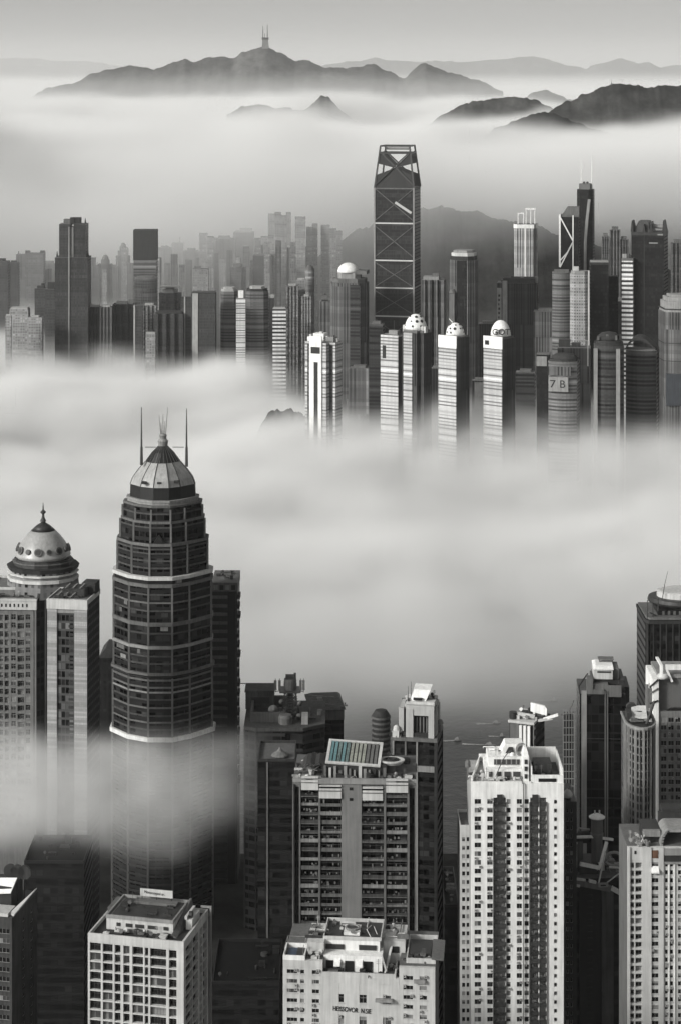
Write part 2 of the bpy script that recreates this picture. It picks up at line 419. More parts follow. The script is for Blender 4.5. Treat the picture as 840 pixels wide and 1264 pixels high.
# ------------------------------------------------------------------ middle-distance and far buildings: pivot at the plan's centre
class Tower:
    def __init__(s, name, label, x0, x1, yt, d, mat, kind='box', rot=0, ratio=1.0, n=.25, cat='skyscraper', group=None, crown=(), bodyname='body', z0=0):
        th = R(rot); s.s = d / F; Wp = (x1 - x0) * s.s
        s.w = Wp / (abs(math.cos(th)) + ratio * abs(math.sin(th))); s.dp = s.w * ratio
        s.d = d; s.cx = (x0 + x1) / 2; cd = d + (s.w * abs(math.sin(th)) + s.dp * math.cos(th)) / 2
        s.cy0 = cd; s.zt = wz(yt, d)
        s.poly = plan(kind, s.w, s.dp, n)
        loc = (wx(s.cx, d), cd, 0)
        if not crown and name[-1] != '*':
            mb = MB(); mb.prism(s.poly, z0, s.zt); s.root = mb.obj(name, mat); s.root.location = loc; s.root.rotation_euler = (0, 0, -th)
            tag(s.root, label, cat, group); s.single = True; return
        s.root = empty(name.rstrip('*'), loc, -th, label, cat, group)
        mb = MB(); mb.prism(s.poly, z0, s.zt); s.body = mb.obj(bodyname, mat, s.root)
        z = s.zt
        for c in crown:
            k = c[0]; mb = MB(); m = c[-1]
            if k == 'box':      # width fraction, height px, offset fraction
                h = c[2] * s.s; mb.prism(scaled(plan('box', s.w, s.dp), c[1], s.w * c[3]), z, z + h); mb.obj('penthouse', m, s.root)
            elif k == 'step':   # same plan, smaller, stacks up
                h = c[2] * s.s; mb.prism(scaled(s.poly, c[1]), z, z + h); mb.obj('setback', m, s.root); z += h
            elif k == 'dome':   # radius fraction, height px, offset
                r = c[1] * s.w / 2; h = c[2] * s.s; mb.lathe([(r * math.cos(a * math.pi / 16), z + h * math.sin(a * math.pi / 16)) for a in range(8)], 20, s.w * c[3]); mb.sm = True; mb.obj('dome', m, s.root)
            elif k == 'pyr':
                h = c[2] * s.s; mb.prism(scaled(s.poly, c[1]), z, z + h, scaled(s.poly, .04)); mb.obj('roof', m, s.root)
            elif k == 'mast':   # offset fraction, height px, radius m
                mb.tube((s.w * c[1], 0, z - .5), (s.w * c[1], 0, z + c[2] * s.s), c[3], 6, c[3] * .4); mb.obj('mast', m, s.root)
            elif k == 'para':
                h = c[2] * s.s; mb.prism(scaled(s.poly, c[1]), z - h, z - .3); mb.obj('parapet', m, s.root)
            elif k == 'fin':    # x offset fraction, width px, height px: slab the full height of the front
                x = s.w * c[1]; w = c[2] * s.s; mb.box(x - w / 2, x + w / 2, -s.dp / 2 - .8, -s.dp / 2 + .3, z0, z + c[3] * s.s); mb.obj('pier', m, s.root)
    def part(s, name, mb, mat, parent=None, label=None):
        o = mb.obj(name, mat, parent or s.root)
        if label: o['label'] = label
        return o
    def X(s, px): return (px - s.cx) * s.s
    def Z(s, py): return wz(py, s.d)
# ------------------------------------------------------------------ shared paints
WHITE = plain('white_render', .80, dirt=.3)
OFFW = plain('off_white_render', .5, dirt=.3)
PALE = plain('pale_concrete', .25, dirt=.35)
CONC = plain('grey_concrete', .13, dirt=.4)
MIDC = plain('dark_concrete', .032, dirt=.45)
DARK = plain('charcoal_cladding', .035, rough=.5, dirt=.4)
BLACK = plain('black_cladding', .014, rough=.5, dirt=.4)
STEEL = plain('grey_steel', .3, rough=.45, metal=.3, dirt=.3)
WSTEEL = plain('white_steel', .75, rough=.4, dirt=.2)
DSTEEL = plain('dark_steel', .05, rough=.45, dirt=.3)
ROOF = plain('roof_felt', .09, dirt=.6)
BROWN = plain('rust_brown_panel', .2, rgb=(.12, .065, .042))
TEAL = plain('teal_skylight_glass', .3, rgb=(.13, .23, .245), rough=.3)
BLUEP = plain('blue_tarpaulin', .1, rgb=(.045, .065, .10), rough=.5)
INK = plain('black_lettering', .015, dirt=.1)
GLASSD = facade('dark_curtain_wall', .03, .012, 3.6, 1.5, .86, .62, var=1.2, rough=.15, spec=.2)
GLASSB = facade('banded_curtain_wall', .10, .013, 3.9, 1.35, .9, .6, var=1.5, rough=.15, spec=.22)

# ================================================================== tall stepped tower with ribbed crown
b = Near('office_tower', 'tall dark stepped tower with pale domed crown and ribbed cone tip wrapped by low fog', 136, 258, 990, 40, cat='skyscraper')
K = b.k; prof = [(-1, -.15), (-.636, -.62), (-.223, -.85), (.256, -.85), (.587, -.62), (1, -.15)]
prof = prof + [(x, -y) for x, y in prof[::-1]]
def _z(py):     # the crown stands over the middle of the plan, the shaft's ledges are seen at its front
    f = min(1, max(.12, (712 - py) / 100)); return wz(py, 990 + .85 * 60.5 * K * f)
b.Z = _z
PC = 51.0                                            # half width (px) used for the pivot
def ring(hw, dx=0): return [((x * hw + dx) * K, (y * hw + .85 * 60.5) * K) for x, y in prof]
def seg(name, y0, y1, h0, h1, m, lab=None):
    mb = MB(); mb.prism(ring(h0), b.Z(y0), b.Z(y1), ring(h1)); return b.part(name, mb, m, label=lab)
TG = facade('tower_glass_tiers', .012, .007, 4.0, 3.3, .8, .6, var=2.2, rough=.15, spec=.25)
mb = MB(); mb.prism(ring(62), 0, b.Z(908)); b.part('lower_shaft', mb, TG)
seg('middle_shaft', 908, 835, 61, 61, TG); seg('upper_shaft', 835, 712, 60, 60, TG)
seg('setback', 712, 667, 55.5, 55.5, TG); seg('setback', 667, 640, 52, 52, TG); seg('setback', 640, 620, 49, 49, TG)
seg('setback', 620, 612, 44, 44, PALE); seg('crown_band', 612, 596, 41, 40.5, BLACK)
mb = MB(); yy = [(596, 40.5), (588, 37.5), (579, 31), (569, 22)]
mb.loft([[(x, y, b.Z(py)) for x, y in ring(h)] for py, h in yy]); dome = b.part('crown', mb, plain('crown_panel_metal', .34, dirt=.35, rough=.5))
for i in range(6):
    mb = MB(); pts = [ring(h + .25)[i] for py, h in yy]
    mb.loft([[(pts[k][0] - .18, pts[k][1] - .1, b.Z(yy[k][0])), (pts[k][0] + .18, pts[k][1] - .1, b.Z(yy[k][0])), (pts[k][0] + .18, pts[k][1] + .4, b.Z(yy[k][0])), (pts[k][0] - .18, pts[k][1] + .4, b.Z(yy[k][0]))] for k in range(4)])
    b.part('crown_seam', mb, MIDC, dome)
mb = MB(); mb.loft([[(x, y, b.Z(py)) for x, y in ring(h)] for py, h in ((569, 21), (558, 13), (549, 4.2), (546, 4))]); cone = b.part('ribbed_cone', mb, BLACK)
mb = MB(); c0 = .85 * 60.5 * K
for i in range(26):
    a = 2 * math.pi * i / 26
    pp = [(math.cos(a) * h * K * 1.0, c0 + math.sin(a) * h * .85 * K, b.Z(py)) for py, h in ((569, 22), (558, 13.8), (549, 4.8))]
    mb.bar(pp[0], pp[1], .16); mb.bar(pp[1], pp[2], .12)
b.part('cone_rib', mb, CONC, cone)
mb = MB(); mb.lathe([(2.2, b.Z(550)), (2.6, b.Z(544)), (1.6, b.Z(541)), (1.9, b.Z(537)), (1.2, b.Z(535))], 12, 0, c0); b.part('finial', mb, STEEL)
for dx, y1, tl in ((-4, 512, -.4), (0, 511, 0), (2, 520, .2), (4.5, 503, .6), (-2, 522, -.2)):
    mb = MB(); mb.tube((dx * .6 * K, c0, b.Z(541)), (dx * K + tl, c0, b.Z(y1)), .34, 6, .12); b.part('spire', mb, STEEL)
for dx, yb, yt in ((-26, 572, 501), (30.5, 574, 503)):
    mb = MB(); x = dx * K; mb.tube((x, c0 - 4, b.Z(yb)), (x, c0 - 4, b.Z(550)), .75, 8, .6); mb.tube((x, c0 - 4, b.Z(550)), (x, c0 - 4, b.Z(yt)), .48, 6, .18); b.part('lightning_rod', mb, DSTEEL)
for dx, y, s_ in ((-22, 551, 1), (13, 551, -1)):
    mb = MB(); mb.bar((dx * K, c0 - 2, b.Z(y)), ((dx + 13) * K, c0, b.Z(y + 1)), .35); b.part('bracket_arm', mb, STEEL)
for py, dx in ((590, -21), (590, -2), (589, 19)):
    mb = MB(); mb.box((dx - 2.6) * K, (dx + 2.6) * K, c0 - .84 * 36 * K - 1.2, c0 - 6, b.Z(py + 1.4), b.Z(py - 1)); b.part('hatch', mb, DARK, dome)
# ledges and floor bands
BANDM = plain('band_concrete', .065, dirt=.5)
def band(py, hpx, hw, m, name='floor_band', out=.5):
    mb = MB(); mb.prism(ring(hw + out / K), b.Z(py + hpx), b.Z(py)); return b.part(name, mb, m)
for py, hp, hw, m, nm in ((611, 2.6, 43, PALE, 'ledge'), (617, 2.6, 47, CONC, 'ledge'), (627, 2, 49, BANDM, 'floor_band'), (638, 3, 50, CONC, 'ledge'), (645, 2, 52, BANDM, 'floor_band'),
                          (667, 4, 55, CONC, 'ledge'), (674, 2, 55.5, BANDM, 'floor_band'), (680, 2, 55.5, BANDM, 'floor_band'), (690, 2.4, 55.5, BANDM, 'floor_band'), (700, 2.2, 55.5, BANDM, 'floor_band'),
                          (711, 4, 60.5, OFFW, 'ledge'), (720, 4, 60.5, CONC, 'ledge'), (732, 1.8, 60, BANDM, 'floor_band'), (742, 2, 60, CONC, 'floor_band'), (752, 1.8, 60, BANDM, 'floor_band'),
                          (767, 4.5, 60.5, CONC, 'ledge'), (780, 1.6, 60, BANDM, 'floor_band'), (796, 3.6, 60.5, PALE, 'ledge'), (808, 1.8, 60, BANDM, 'floor_band'), (817, 2, 60, BANDM, 'floor_band'),
                          (829, 3, 62, CONC, 'ledge'), (837, 2.2, 61, CONC, 'floor_band'), (846, 2, 61, CONC, 'floor_band'), (852, 2, 61, PALE, 'floor_band'), (861, 2, 61, BANDM, 'floor_band'), (871, 2, 61, CONC, 'floor_band'),
                          (881, 2, 61, BANDM, 'floor_band'), (889, 2, 61, CONC, 'floor_band'), (898, 2, 61, BANDM, 'floor_band'), (908, 5, 63.5, WHITE, 'ledge')):
    band(py, hp, hw, m, nm, .9 if nm == 'ledge' else .45)
py = 922
while py < 1170: band(py, 2.4, 62, MIDC if int(py) % 3 else DARK); py += 10.4
mb = MB()
for (y0, y1, hw) in ((1180, 913, 62), (908, 836, 61), (829, 724, 60), (711, 671, 55.5), (667, 641, 52), (638, 622, 49)):
    for i in range(6):
        x, y = ring(hw + 1.2)[i]; mb.box(x - .45, x + .45, y - .1, y + .9, b.Z(y0), b.Z(y1))
b.part('corner_mullion', mb, CONC)
mb = MB(); yb = c0 - .85 * 55.5 * K - .6
mb.add([(-8 * K, yb, b.Z(667)), (6 * K, yb, b.Z(667)), (-1 * K, yb, b.Z(655)), (-8 * K, yb + 2, b.Z(667)), (6 * K, yb + 2, b.Z(667)), (-1 * K, yb + 2, b.Z(655))], [(0, 1, 2), (5, 4, 3), (0, 3, 4, 1), (1, 4, 5, 2), (2, 5, 3, 0)]); b.part('triangular_window', mb, BLACK)
g = b.rng
for i in range(26):                                     # panels and blinds of random tone set on the glass, one storey each
    f_ = g.choice((1, 2, 2, 3, 4, 0)); hw = 60.4; A, B_ = ring(hw)[f_], ring(hw)[f_ + 1]; t0 = g.uniform(.08, .6); t1 = min(.94, t0 + g.uniform(.12, .4))
    py = g.choice((714, 734, 744, 755, 772, 783, 801, 812, 820))
    p0 = [A[k] + (B_[k] - A[k]) * t0 for k in (0, 1)]; p1 = [A[k] + (B_[k] - A[k]) * t1 for k in (0, 1)]
    nx, ny = (B_[1] - A[1]), -(B_[0] - A[0]); l = math.hypot(nx, ny); nx, ny = nx / l * .12, ny / l * .12
    mb = MB(); z0, z1 = b.Z(py + 5.4), b.Z(py + .3)
    mb.prism([(p0[0], p0[1]), (p1[0], p1[1]), (p1[0] + nx, p1[1] + ny), (p0[0] + nx, p0[1] + ny)], z0, z1); b.part('window_blind', mb, g.choice((MIDC, CONC, BLACK, BLACK, PALE)))
b.finish()

# ================================================================== slab behind the stepped tower
b = Near('office_block', 'dark slab block with pale attic storey right behind the stepped tower', 262, 293, 1045, 26, 0)
mb = MB(); mb.box(-b.W / 2, b.W / 2, 0, 26, 0, b.Z(730)); b.part('body', mb, DARK)
mb = MB(); mb.box(-b.W / 2 - .2, b.W / 2 + .2, -.3, 26.3, b.Z(730), b.Z(719)); b.part('attic', mb, CONC)
for i in range(4):
    mb = MB(); x = b.X(264 + i * 7.2); mb.box(x, x + 2, -.5, .5, b.Z(728), b.Z(722)); b.part('window', mb, plain('curtained_window', .28, dirt=.5) if i in (0, 2) else BLACK)
py = 735
while py < 1264:
    mb = MB(); mb.box(b.X(262), b.X(281), -1.2, .3, b.Z(py + 3.4), b.Z(py)); b.part('balcony', mb, CONC if py < 900 else MIDC); py += 10.6 + b.rng.uniform(-.4, .4)
mb = MB(); mb.box(b.X(281.5), b.X(291), -.9, .2, 0, b.Z(731)); b.part('pier', mb, BLACK)
for i in range(20):
    mb = MB(); py = 735 + i * 12; x = b.X(293); mb.box(x - .3, x + b.rng.uniform(.5, 1.5), 1, 8, b.Z(py + 5), b.Z(py)); b.part('bay_window', mb, MIDC)
mb = MB(); mb.tube((b.X(293), 2, b.Z(845)), (b.X(303), 2, b.Z(845)), .25); b.part('flagpole', mb, DSTEEL)
clutter(b, b.X(266), b.X(290), 4, 20, b.Z(719), 5, [CONC, MIDC], 4, 3, 1.8)

# ================================================================== domed tower at the left edge
b = Near('office_tower', 'pale stone tower with a pointed silver dome on stepped drums at the left edge', -34, 53, 1000, 40, 3, cat='skyscraper')
X, Z, K = b.X, b.Z, b.k
stone = plain('weathered_stone', .17, dirt=.4)
grid(b, 'F', [(X(-26), X(-18), 'g'), (X(-14), X(-6), 'g'), (X(-2), X(4), 'g'), (X(6), X(11), 'g'), (X(14), X(20), 'w'), (X(22), X(30), 'g'), (X(32), X(38), 'w')], X(-34), X(42), Z(738), Z(756), Z(1010), 3.9, stone, T=1.6, sill=.5, wh=2.6, rail=1.2, pw=(.6, .25, .15))
mb = MB(); mb.box(X(-34) + .05, X(42), 1.6, 39, 0, Z(739)); b.part('core', mb, DARK)
mb = MB(); mb.prism([(X(42) + .02, .1), (X(44), .1), (X(56), 5), (X(60), 8), (X(60), 38), (X(42) + .02, 38)], 0, Z(739)); b.part('corner_bay', mb, facade('corner_glass', .05, .012, 3.9, 2.2, .8, .66, var=1))
mb = MB(); mb.box(X(43.4), X(45.6), -.5, 1, 0, Z(738)); mb.box(X(54), X(55.5), 3.6, 5, 0, Z(738)); b.part('corner_pier', mb, stone)
mb = MB(); mb.box(X(-36), X(46), -1, 0.9, Z(752), Z(741)); mb.box(X(-36), X(46.5), -1.3, 1.2, Z(741), Z(738.6)); b.part('entablature', mb, OFFW)
for i in range(7):
    mb = MB(); x = X(2 + i * 5.2); mb.box(x, x + .7, -1.12, -.9, Z(748.5), Z(744.5)); b.part('slot', mb, INK)
for i, (px, q) in enumerate(((-30, 1), (10, 1), (40, 1))):
    pass
Z = lambda py: wz(py, 1000 + 17.5 * min(1, max(0, (742 - py) / 40)))
c0, cx = 17.5, X(45)
def pol(r, n=10, ph=.1): return [(cx + r * K * math.cos(2 * math.pi * i / n + ph), c0 + r * K * .9 * math.sin(2 * math.pi * i / n + ph)) for i in range(n)]
def drum(name, y0, y1, r0, r1, m, n=10): 
    mb = MB(); mb.prism(pol(r0, n), Z(y0), Z(y1), pol(r1, n)); return b.part(name, mb, m)
drum('drum', 742, 716, 46, 44, facade('drum_stone', .2, .03, 4.5, 3.4, .45, .5, var=2), 8)
mb = MB(); mb.box(X(-20), X(30), 6, 30, Z(739), Z(728)); b.part('terrace', mb, stone)
mb = MB(); parapet(mb, X(-20), X(30), 6, 30, Z(728), 1.2); b.part('terrace_wall', mb, OFFW)
mb = MB(); mb.box(X(48), X(58), 4, 24, Z(739), Z(722)); b.part('stair_tower', mb, MIDC)
mb = MB(); mb.box(X(50), X(57), 3.4, 4.1, Z(733), Z(725)); b.part('louvre', mb, BLACK)
drum('drum', 716, 711, 45, 44.5, OFFW, 12); drum('drum', 711, 700, 41, 40.5, facade('drum_stone', .2, .03, 4.5, 3.4, .45, .5, var=2), 12)
drum('cornice', 700, 695, 44, 45.5, MIDC, 12); drum('cornice', 706, 703.5, 44, 45, WHITE, 12)
drum('drum', 695, 687, 37, 36, DARK, 14); drum('cornice', 691, 689.6, 38.5, 38.5, CONC, 14)
mb = MB(); mb.sm = True
mb.lathe([(32 * K, Z(687)), (34.3 * K, Z(684.5)), (34.3 * K, Z(682)), (33.0 * K, Z(680)), (30.8 * K, Z(674)), (26.6 * K, Z(667)), (20.5 * K, Z(659.5)), (14.5 * K, Z(653.5))], 40, cx, c0)
dome = b.part('dome', mb, plain('silver_dome', .33, rough=.35, dirt=.3, spec=.5))
mb = MB(); mb.sm = True; mb.lathe([(15 * K, Z(653.8)), (8.5 * K, Z(648)), (3 * K, Z(644.5)), (1.2 * K, Z(642))], 32, cx, c0); b.part('dome_cap', mb, DARK)
for i in range(9):
    a = -math.pi / 2 + (i - 4) * .42; r = 32.0 * K; n = Vector((math.cos(a), math.sin(a), .35)).normalized()
    p = Vector((cx + r * math.cos(a), c0 + r * math.sin(a), Z(675))); mb = MB(); mb.tube(p - n * .6, p + n * .5, (1.9, 1.3)[i % 2], 12); o_ = b.part('dormer', mb, CONC, dome)
    mb = MB(); mb.tube(p + n * .3, p + n * .65, (1.3, .9)[i % 2], 12); b.part('dormer_window', mb, DARK, dome)
mb = MB(); mb.lathe([(1.6, Z(643)), (.7, Z(638)), (.5, Z(634)), (1.3, Z(632.5)), (1.3, Z(631)), (.4, Z(629)), (.3, Z(626)), (.12, Z(620))], 10, cx, c0); b.part('finial', mb, DSTEEL)
Z = b.Z
clutter(b, X(-10), X(36), 2, 6, Z(738.6), 6, [CONC, OFFW, MIDC], 9, 3.5, 2.5)
b.finish()

# ================================================================== pale framed slab in front of the domed tower
b = Near('office_block', 'pale framed slab block with one tall dark glass strip beside the domed tower', 58, 108, 940, 21, 9)
X, Z = b.X, b.Z
mb = MB(); mb.box(-b.W / 2, b.W / 2, 1, b.D, 0, Z(741)); b.part('body', mb, facade('dark_tiled_side', .03, .012, 3.6, 2.4, .5, .35, var=.6))  # the right side's shade is put into this dark body colour
tile = facade('pale_tile_cladding', .24, .25, 1.0, 1.0, .9, .9, var=.05, rough=.6, dirt=.25)
mb = MB(); mb.box(X(58), X(70), 0, 1, 0, Z(752)); b.part('frame_pier', mb, tile)
mb = MB(); mb.box(X(92), X(108), 0, 1, 0, Z(752)); b.part('frame_pier', mb, tile)
mb = MB(); mb.box(X(70), X(92), .3, 1, Z(757), Z(745)); b.part('frame_lintel', mb, PALE)
mb = MB(); mb.box(X(57.5), X(108.6), -.4, 1.2, Z(752), Z(740)); mb.box(X(107.2), X(108.8), 1.2, 21.3, Z(746), Z(739.6)); mb.box(X(57.4), X(58.6), 1.2, 21.3, Z(746), Z(739.6)); mb.box(X(57.4), X(108.8), 20, 21.3, Z(746), Z(739.5)); b.part('parapet', mb, OFFW)
mb = MB(); mb.box(X(70), X(92), .75, 1.1, 0, Z(757)); b.part('glass_strip', mb, facade('strip_glass', .06, .02, 3.6, 1.9, .85, .72, var=2.5))
for i in range(26):
    py = 762 + i * 10
    mb = MB(); mb.box(X(84.5), X(91.5), .5, .8, Z(py + 3), Z(py)); b.part('vent_panel', mb, MIDC)
mb = MB(); mb.box(X(72), X(100), 6, 16, Z(741), Z(731)); b.part('plant_room', mb, MIDC)
for i in range(3):
    mb = MB(); mb.bar((X(66 + 9 * i), 4, Z(741)), (X(80 + 9 * i), 10, Z(727)), .9); b.part('roof_truss', mb, CONC)
mb = MB(); mb.box(X(92), X(109), 12, 20, Z(741), Z(727)); b.part('lift_house', mb, MIDC)
clutter(b, X(64), X(104), 2, 6, Z(741), 6, [MIDC, CONC, DARK], 2, 3, 2.2)

b = Near('office_block', 'plain dark block showing between the framed slab and the stepped tower', 122, 150, 1080, 24, 0)
mb = MB(); mb.prism([(-b.W / 2, 0), (b.W / 2, 0), (b.W / 2, 24), (-b.W / 2, 24)], 0, b.Z(812)); b.part('body', mb, facade('plain_dark_grid', .03, .015, 3.6, 2.6, .6, .4, var=.6))
mb = MB(); mb.prism([(-b.W / 2, 0), (b.W / 2, 0), (b.W / 2, 24), (-b.W / 2, 24)], b.Z(812), b.Z(803), [(-b.W / 2 + 3, 2), (b.W / 2, 2), (b.W / 2, 22), (-b.W / 2 + 3, 22)]); b.part('sloped_roof', mb, MIDC)

# ================================================================== dark complex with the telecom tower
DG = facade('dark_office_floors', .032, .008, 3.9, 4.2, .94, .62, var=1.2, rough=.2)
b = Near('office_block', 'broad dark office block with sunken roof court below the antenna tower', 306, 400, 990, 42, 0)
X, Z = b.X, b.Z
mb = MB(); mb.prism([(X(302), 0), (X(316), -3), (X(352), -3), (X(352), -1), (X(374), -1), (X(374), -3), (X(400), 4), (X(400), 40), (X(302), 40)], 0, Z(900)); b.part('body', mb, DG)
mb = MB(); mb.prism([(X(301), -.5), (X(316), -3.6), (X(353), -3.6), (X(374), -3.6), (X(401), 3.6), (X(401), 40.5), (X(301), 40.5)], Z(900), Z(896)); b.part('roof_slab', mb, plain('roof_concrete', .06, dirt=.6))
mb = MB(); parapet(mb, X(308), X(352), 6, 34, Z(896), 4.5, 1.2); b.part('court_wall', mb, plain('court_concrete', .09, dirt=.5))
mb = MB(); mb.box(X(312), X(346), 10, 26, Z(896), Z(893)); b.part('court_roof', mb, DARK)
mb = MB(); mb.box(X(300), X(336), 26, 38, Z(896), Z(874)); mb.box(X(299), X(337), 25.4, 38.6, Z(874), Z(872)); b.part('penthouse', mb, plain('roof_concrete', .06, dirt=.6))
mb = MB(); mb.box(X(307), X(331), 25.5, 26.1, Z(888), Z(880)); b.part('louvre', mb, BLACK)
mb = MB(); mb.sm = False; mb.lathe([(3.2, Z(896)), (3.4, Z(888)), (2.8, Z(885))], 14, X(352), 4); b.part('roof_drum', mb, CONC)
mb = MB(); mb.box(X(372), X(380), 2, 8, Z(896), Z(885)); b.part('roof_hut', mb, PALE)
clutter(b, X(330), X(396), 8, 22, Z(896), 10, [MIDC, CONC, DARK], 12, 3.2, 2.6)
mb = MB(); mb.box(X(301), X(303), -.6, .4, 0, Z(900)); mb.box(X(315), X(317), -3.7, -2.8, 0, Z(900)); b.part('pier', mb, MIDC)

b = Near('telecom_tower', 'squat antenna tower with drum aerials standing on the dark office roof', 345, 371, 1000, 10, 0, cat='antenna tower')
X, Z = b.X, b.Z
zb = wz(896, 990)
b.root.location.z = zb; Z0 = Z; Z = lambda py: Z0(py) - zb
mb = MB()
for x in (-3.4, 3.4):
    for y in (1, 7): mb.bar((x, y, 0), (x * .75, y * .8 + .8, Z(854)), .5)
for k in range(6):
    z0, z1 = Z(896 - k * 7), Z(889 - k * 7)
    for y in (1, 7): mb.bar((-3.3, y, z0), (3.3, y, z1), .3); mb.bar((3.3, y, z0), (-3.3, y, z1), .3); mb.bar((-3.4, y, z1), (3.4, y, z1), .35)
b.part('lattice_frame', mb, DSTEEL)
mb = MB(); mb.lathe([(2.2, 0), (1.3, Z(854))], 10, 0, 4); b.part('core', mb, DARK)
mb = MB(); mb.box(-5, 5, -1, 9, Z(855), Z(853.5)); b.part('platform', mb, DSTEEL)
mb = MB(); mb.lathe([(2.9, Z(853.5)), (3.1, Z(848)), (2.9, Z(840.5))], 14, 0, 4); b.part('equipment_drum', mb, plain('antenna_housing', .12, dirt=.5))
mb = MB(); mb.box(-2.2, 1.6, 2, 6, Z(840.5), Z(836.5)); mb.box(1.7, 2.8, 2, 5, Z(840.5), Z(834)); b.part('roof_unit', mb, MIDC)
for x, h in ((-7, 1), (-5, .8), (5, 1), (6.4, .8)):
    mb = MB(); mb.tube((x, 2, Z(856)), (x, 2, Z(839)), .16); mb.box(x - .6, x + .6, 1.3, 1.9, Z(853), Z(841)); mb.bar((x, 2, Z(855)), (0, 4, Z(854)), .3); b.part('panel_antenna', mb, CONC)
for x, py, r in ((-8, 876, 2.4), (-5.5, 886, 1.8), (4.5, 884, 1.6), (-4, 866, 1.3), (4.6, 868, 1.2), (6.5, 889, 1.5)):
    mb = MB(); mb.sm = True; mb.tube((x, -.6, Z(py)), (x, .2, Z(py)), r, 18, r * .5); mb.tube((x, .2, Z(py)), (x * .5, 4, Z(py)), .2); b.part('dish_antenna', mb, PALE if r > 2 else CONC)
rg = random.Random(3)
for i in range(9):
    x = rg.uniform(-6, 6); y = rg.uniform(-1, 8); mb = MB(); mb.box(x, x + rg.uniform(.6, 2), y, y + 1, 0, rg.uniform(1, 4)); b.part('equipment_cabinet', mb, rg.choice((CONC, MIDC, PALE)))

b = Near('office_block', 'dark block with low pitched grey roof and banded floors right of the antenna tower', 384, 424, 1040, 26, -6)
X, Z = b.X, b.Z
mb = MB(); mb.box(-b.W / 2, b.W / 2, 0, 26, 0, Z(889)); b.part('body', mb, DG)
mb = MB(); mb.box(-b.W / 2 - .2, b.W / 2 + .2, -.2, 26.2, Z(889), Z(876)); b.part('attic', mb, CONC)
mb = MB(); mb.prism([(-b.W / 2 - 1, -1), (b.W / 2 + 1, -1), (b.W / 2 + 1, 27), (-b.W / 2 - 1, 27)], Z(876), Z(869), [(-b.W / 2 + 2, 9), (b.W / 2 - 1, 11), (b.W / 2 - 1, 20), (-b.W / 2 + 2, 20)]); b.part('pitched_roof', mb, plain('court_concrete', .09, dirt=.5))
mb = MB(); mb.bar((X(384), 6, Z(872)), (X(424), 4, Z(874)), .5); mb.bar((X(384), 12, Z(866)), (X(420), 12, Z(870)), .4); b.part('roof_rail', mb, PALE)
clutter(b, X(386), X(400), 4, 10, Z(872), 4, [PALE, CONC], 5, 2.4, 2); clutter(b, X(420), X(428), 0, 8, Z(876), 3, [PALE, CONC], 6, 1.6, 1.6)

b = Near('dark_tower', 'near black tower with a small pale cone on its roof left of the skylit tower', 318, 364, 850, 24, 0, cat='building')
X, Z = b.X, b.Z
mb = MB(); mb.box(-b.W / 2, b.W / 2, 0, 24, 0, Z(940)); b.part('body', mb, facade('black_floors', .012, .007, 3.7, 3, .9, .6, var=.8))
mb = MB(); parapet(mb, -b.W / 2, b.W / 2, 0, 24, Z(940), 1.1); b.part('parapet', mb, DARK)
mb = MB(); mb.lathe([(3.6, Z(938)), (3.4, Z(936.6)), (1.2, Z(932.5)), (.2, Z(928))], 12, X(345), 6); b.part('roof_cone', mb, CONC)
mb = MB(); mb.tube((X(345), 6, Z(940)), (X(345), 6, Z(937)), 2.4, 10); b.part('cone_base', mb, MIDC)
mb = MB(); mb.box(X(330) - .3, X(330) + .3, -.5, .1, 0, Z(941)); b.part('drain_pipe', mb, CONC)

# ================================================================== skylit balcony tower in the middle
b = Near('apartment_tower', 'weathered balcony apartment tower with teal striped skylight on its cluttered roof', 361, 513, 730, 30, 2)
X, Z = b.X, b.Z
wc = plain('stained_concrete', .15, dirt=.55)
grid(b, 'F', [(X(364), X(369), 'd'), (X(371), X(393), 'b'), (X(395.5), X(421), 'b'), (X(446), X(473), 'b'), (X(476), X(502), 'b'), (X(505), X(511), 'd')], X(361), X(513), Z(966), Z(972), Z(1200), 3.15, wc, T=2.2, slab=wc, para=(plain('balcony_parapet', .13, dirt=.6), plain('pale_balcony_parapet', .26, dirt=.6), plain('sooty_balcony_parapet', .06, dirt=.6)), out=.8, ph=1.0)
mb = MB(); mb.box(-b.W / 2 + .02, b.W / 2 - .02, 2.2, 30, 0, Z(966)); b.part('core', mb, facade('balcony_doors', .05, .008, 3.15, 2.1, .8, .7, var=2.5, roof=.15))
mb = MB(); mb.box(X(421.2), X(445.8), -.9, .2, 0, Z(967)); b.part('stair_tower', mb, plain('pale_stair_shaft', .17, dirt=.25))
for py in (971, 984):
    mb = MB(); mb.box(X(431), X(435.5), -1.0, -.6, Z(py + 3.4), Z(py)); b.part('window', mb, BLACK)
for x0, x1 in ((361, 362.6), (369.3, 371), (393.2, 395.4), (473.2, 475.8), (502.3, 504.6), (511.4, 513)):
    mb = MB(); mb.box(X(x0), X(x1), -1.1, .05, 0, Z(968)); b.part('pier', mb, wc)
for x0, x1, pt, pb in ((372, 393, 957, 974), (394, 421, 967, 984), (447, 472, 967, 986), (476, 503, 962, 976)):
    mb = MB(); mb.box(X(x0), X(x1), -1.6, -.95, Z(pb), Z(pb - 8)); mb.box(X(x0), X(x1), -1.6, -.2, Z(pb - 14.5), Z(pb - 16)); mb.box(X(x0), X(x1), -1.5, -1.2, Z(pb - 12), Z(pb - 9.5)); b.part('roof_terrace', mb, OFFW)
mb = MB(); mb.box(X(387), X(488), -1.3, .1, Z(966.5), Z(960.5)); mb.box(X(361), X(513), .1, 1, Z(966), Z(962)); b.part('cornice', mb, PALE)
zr = Z(966)
mb = MB(); mb.box(X(397), X(476), 5, 19, zr, zr + 4.4); b.part('penthouse', mb, MIDC)
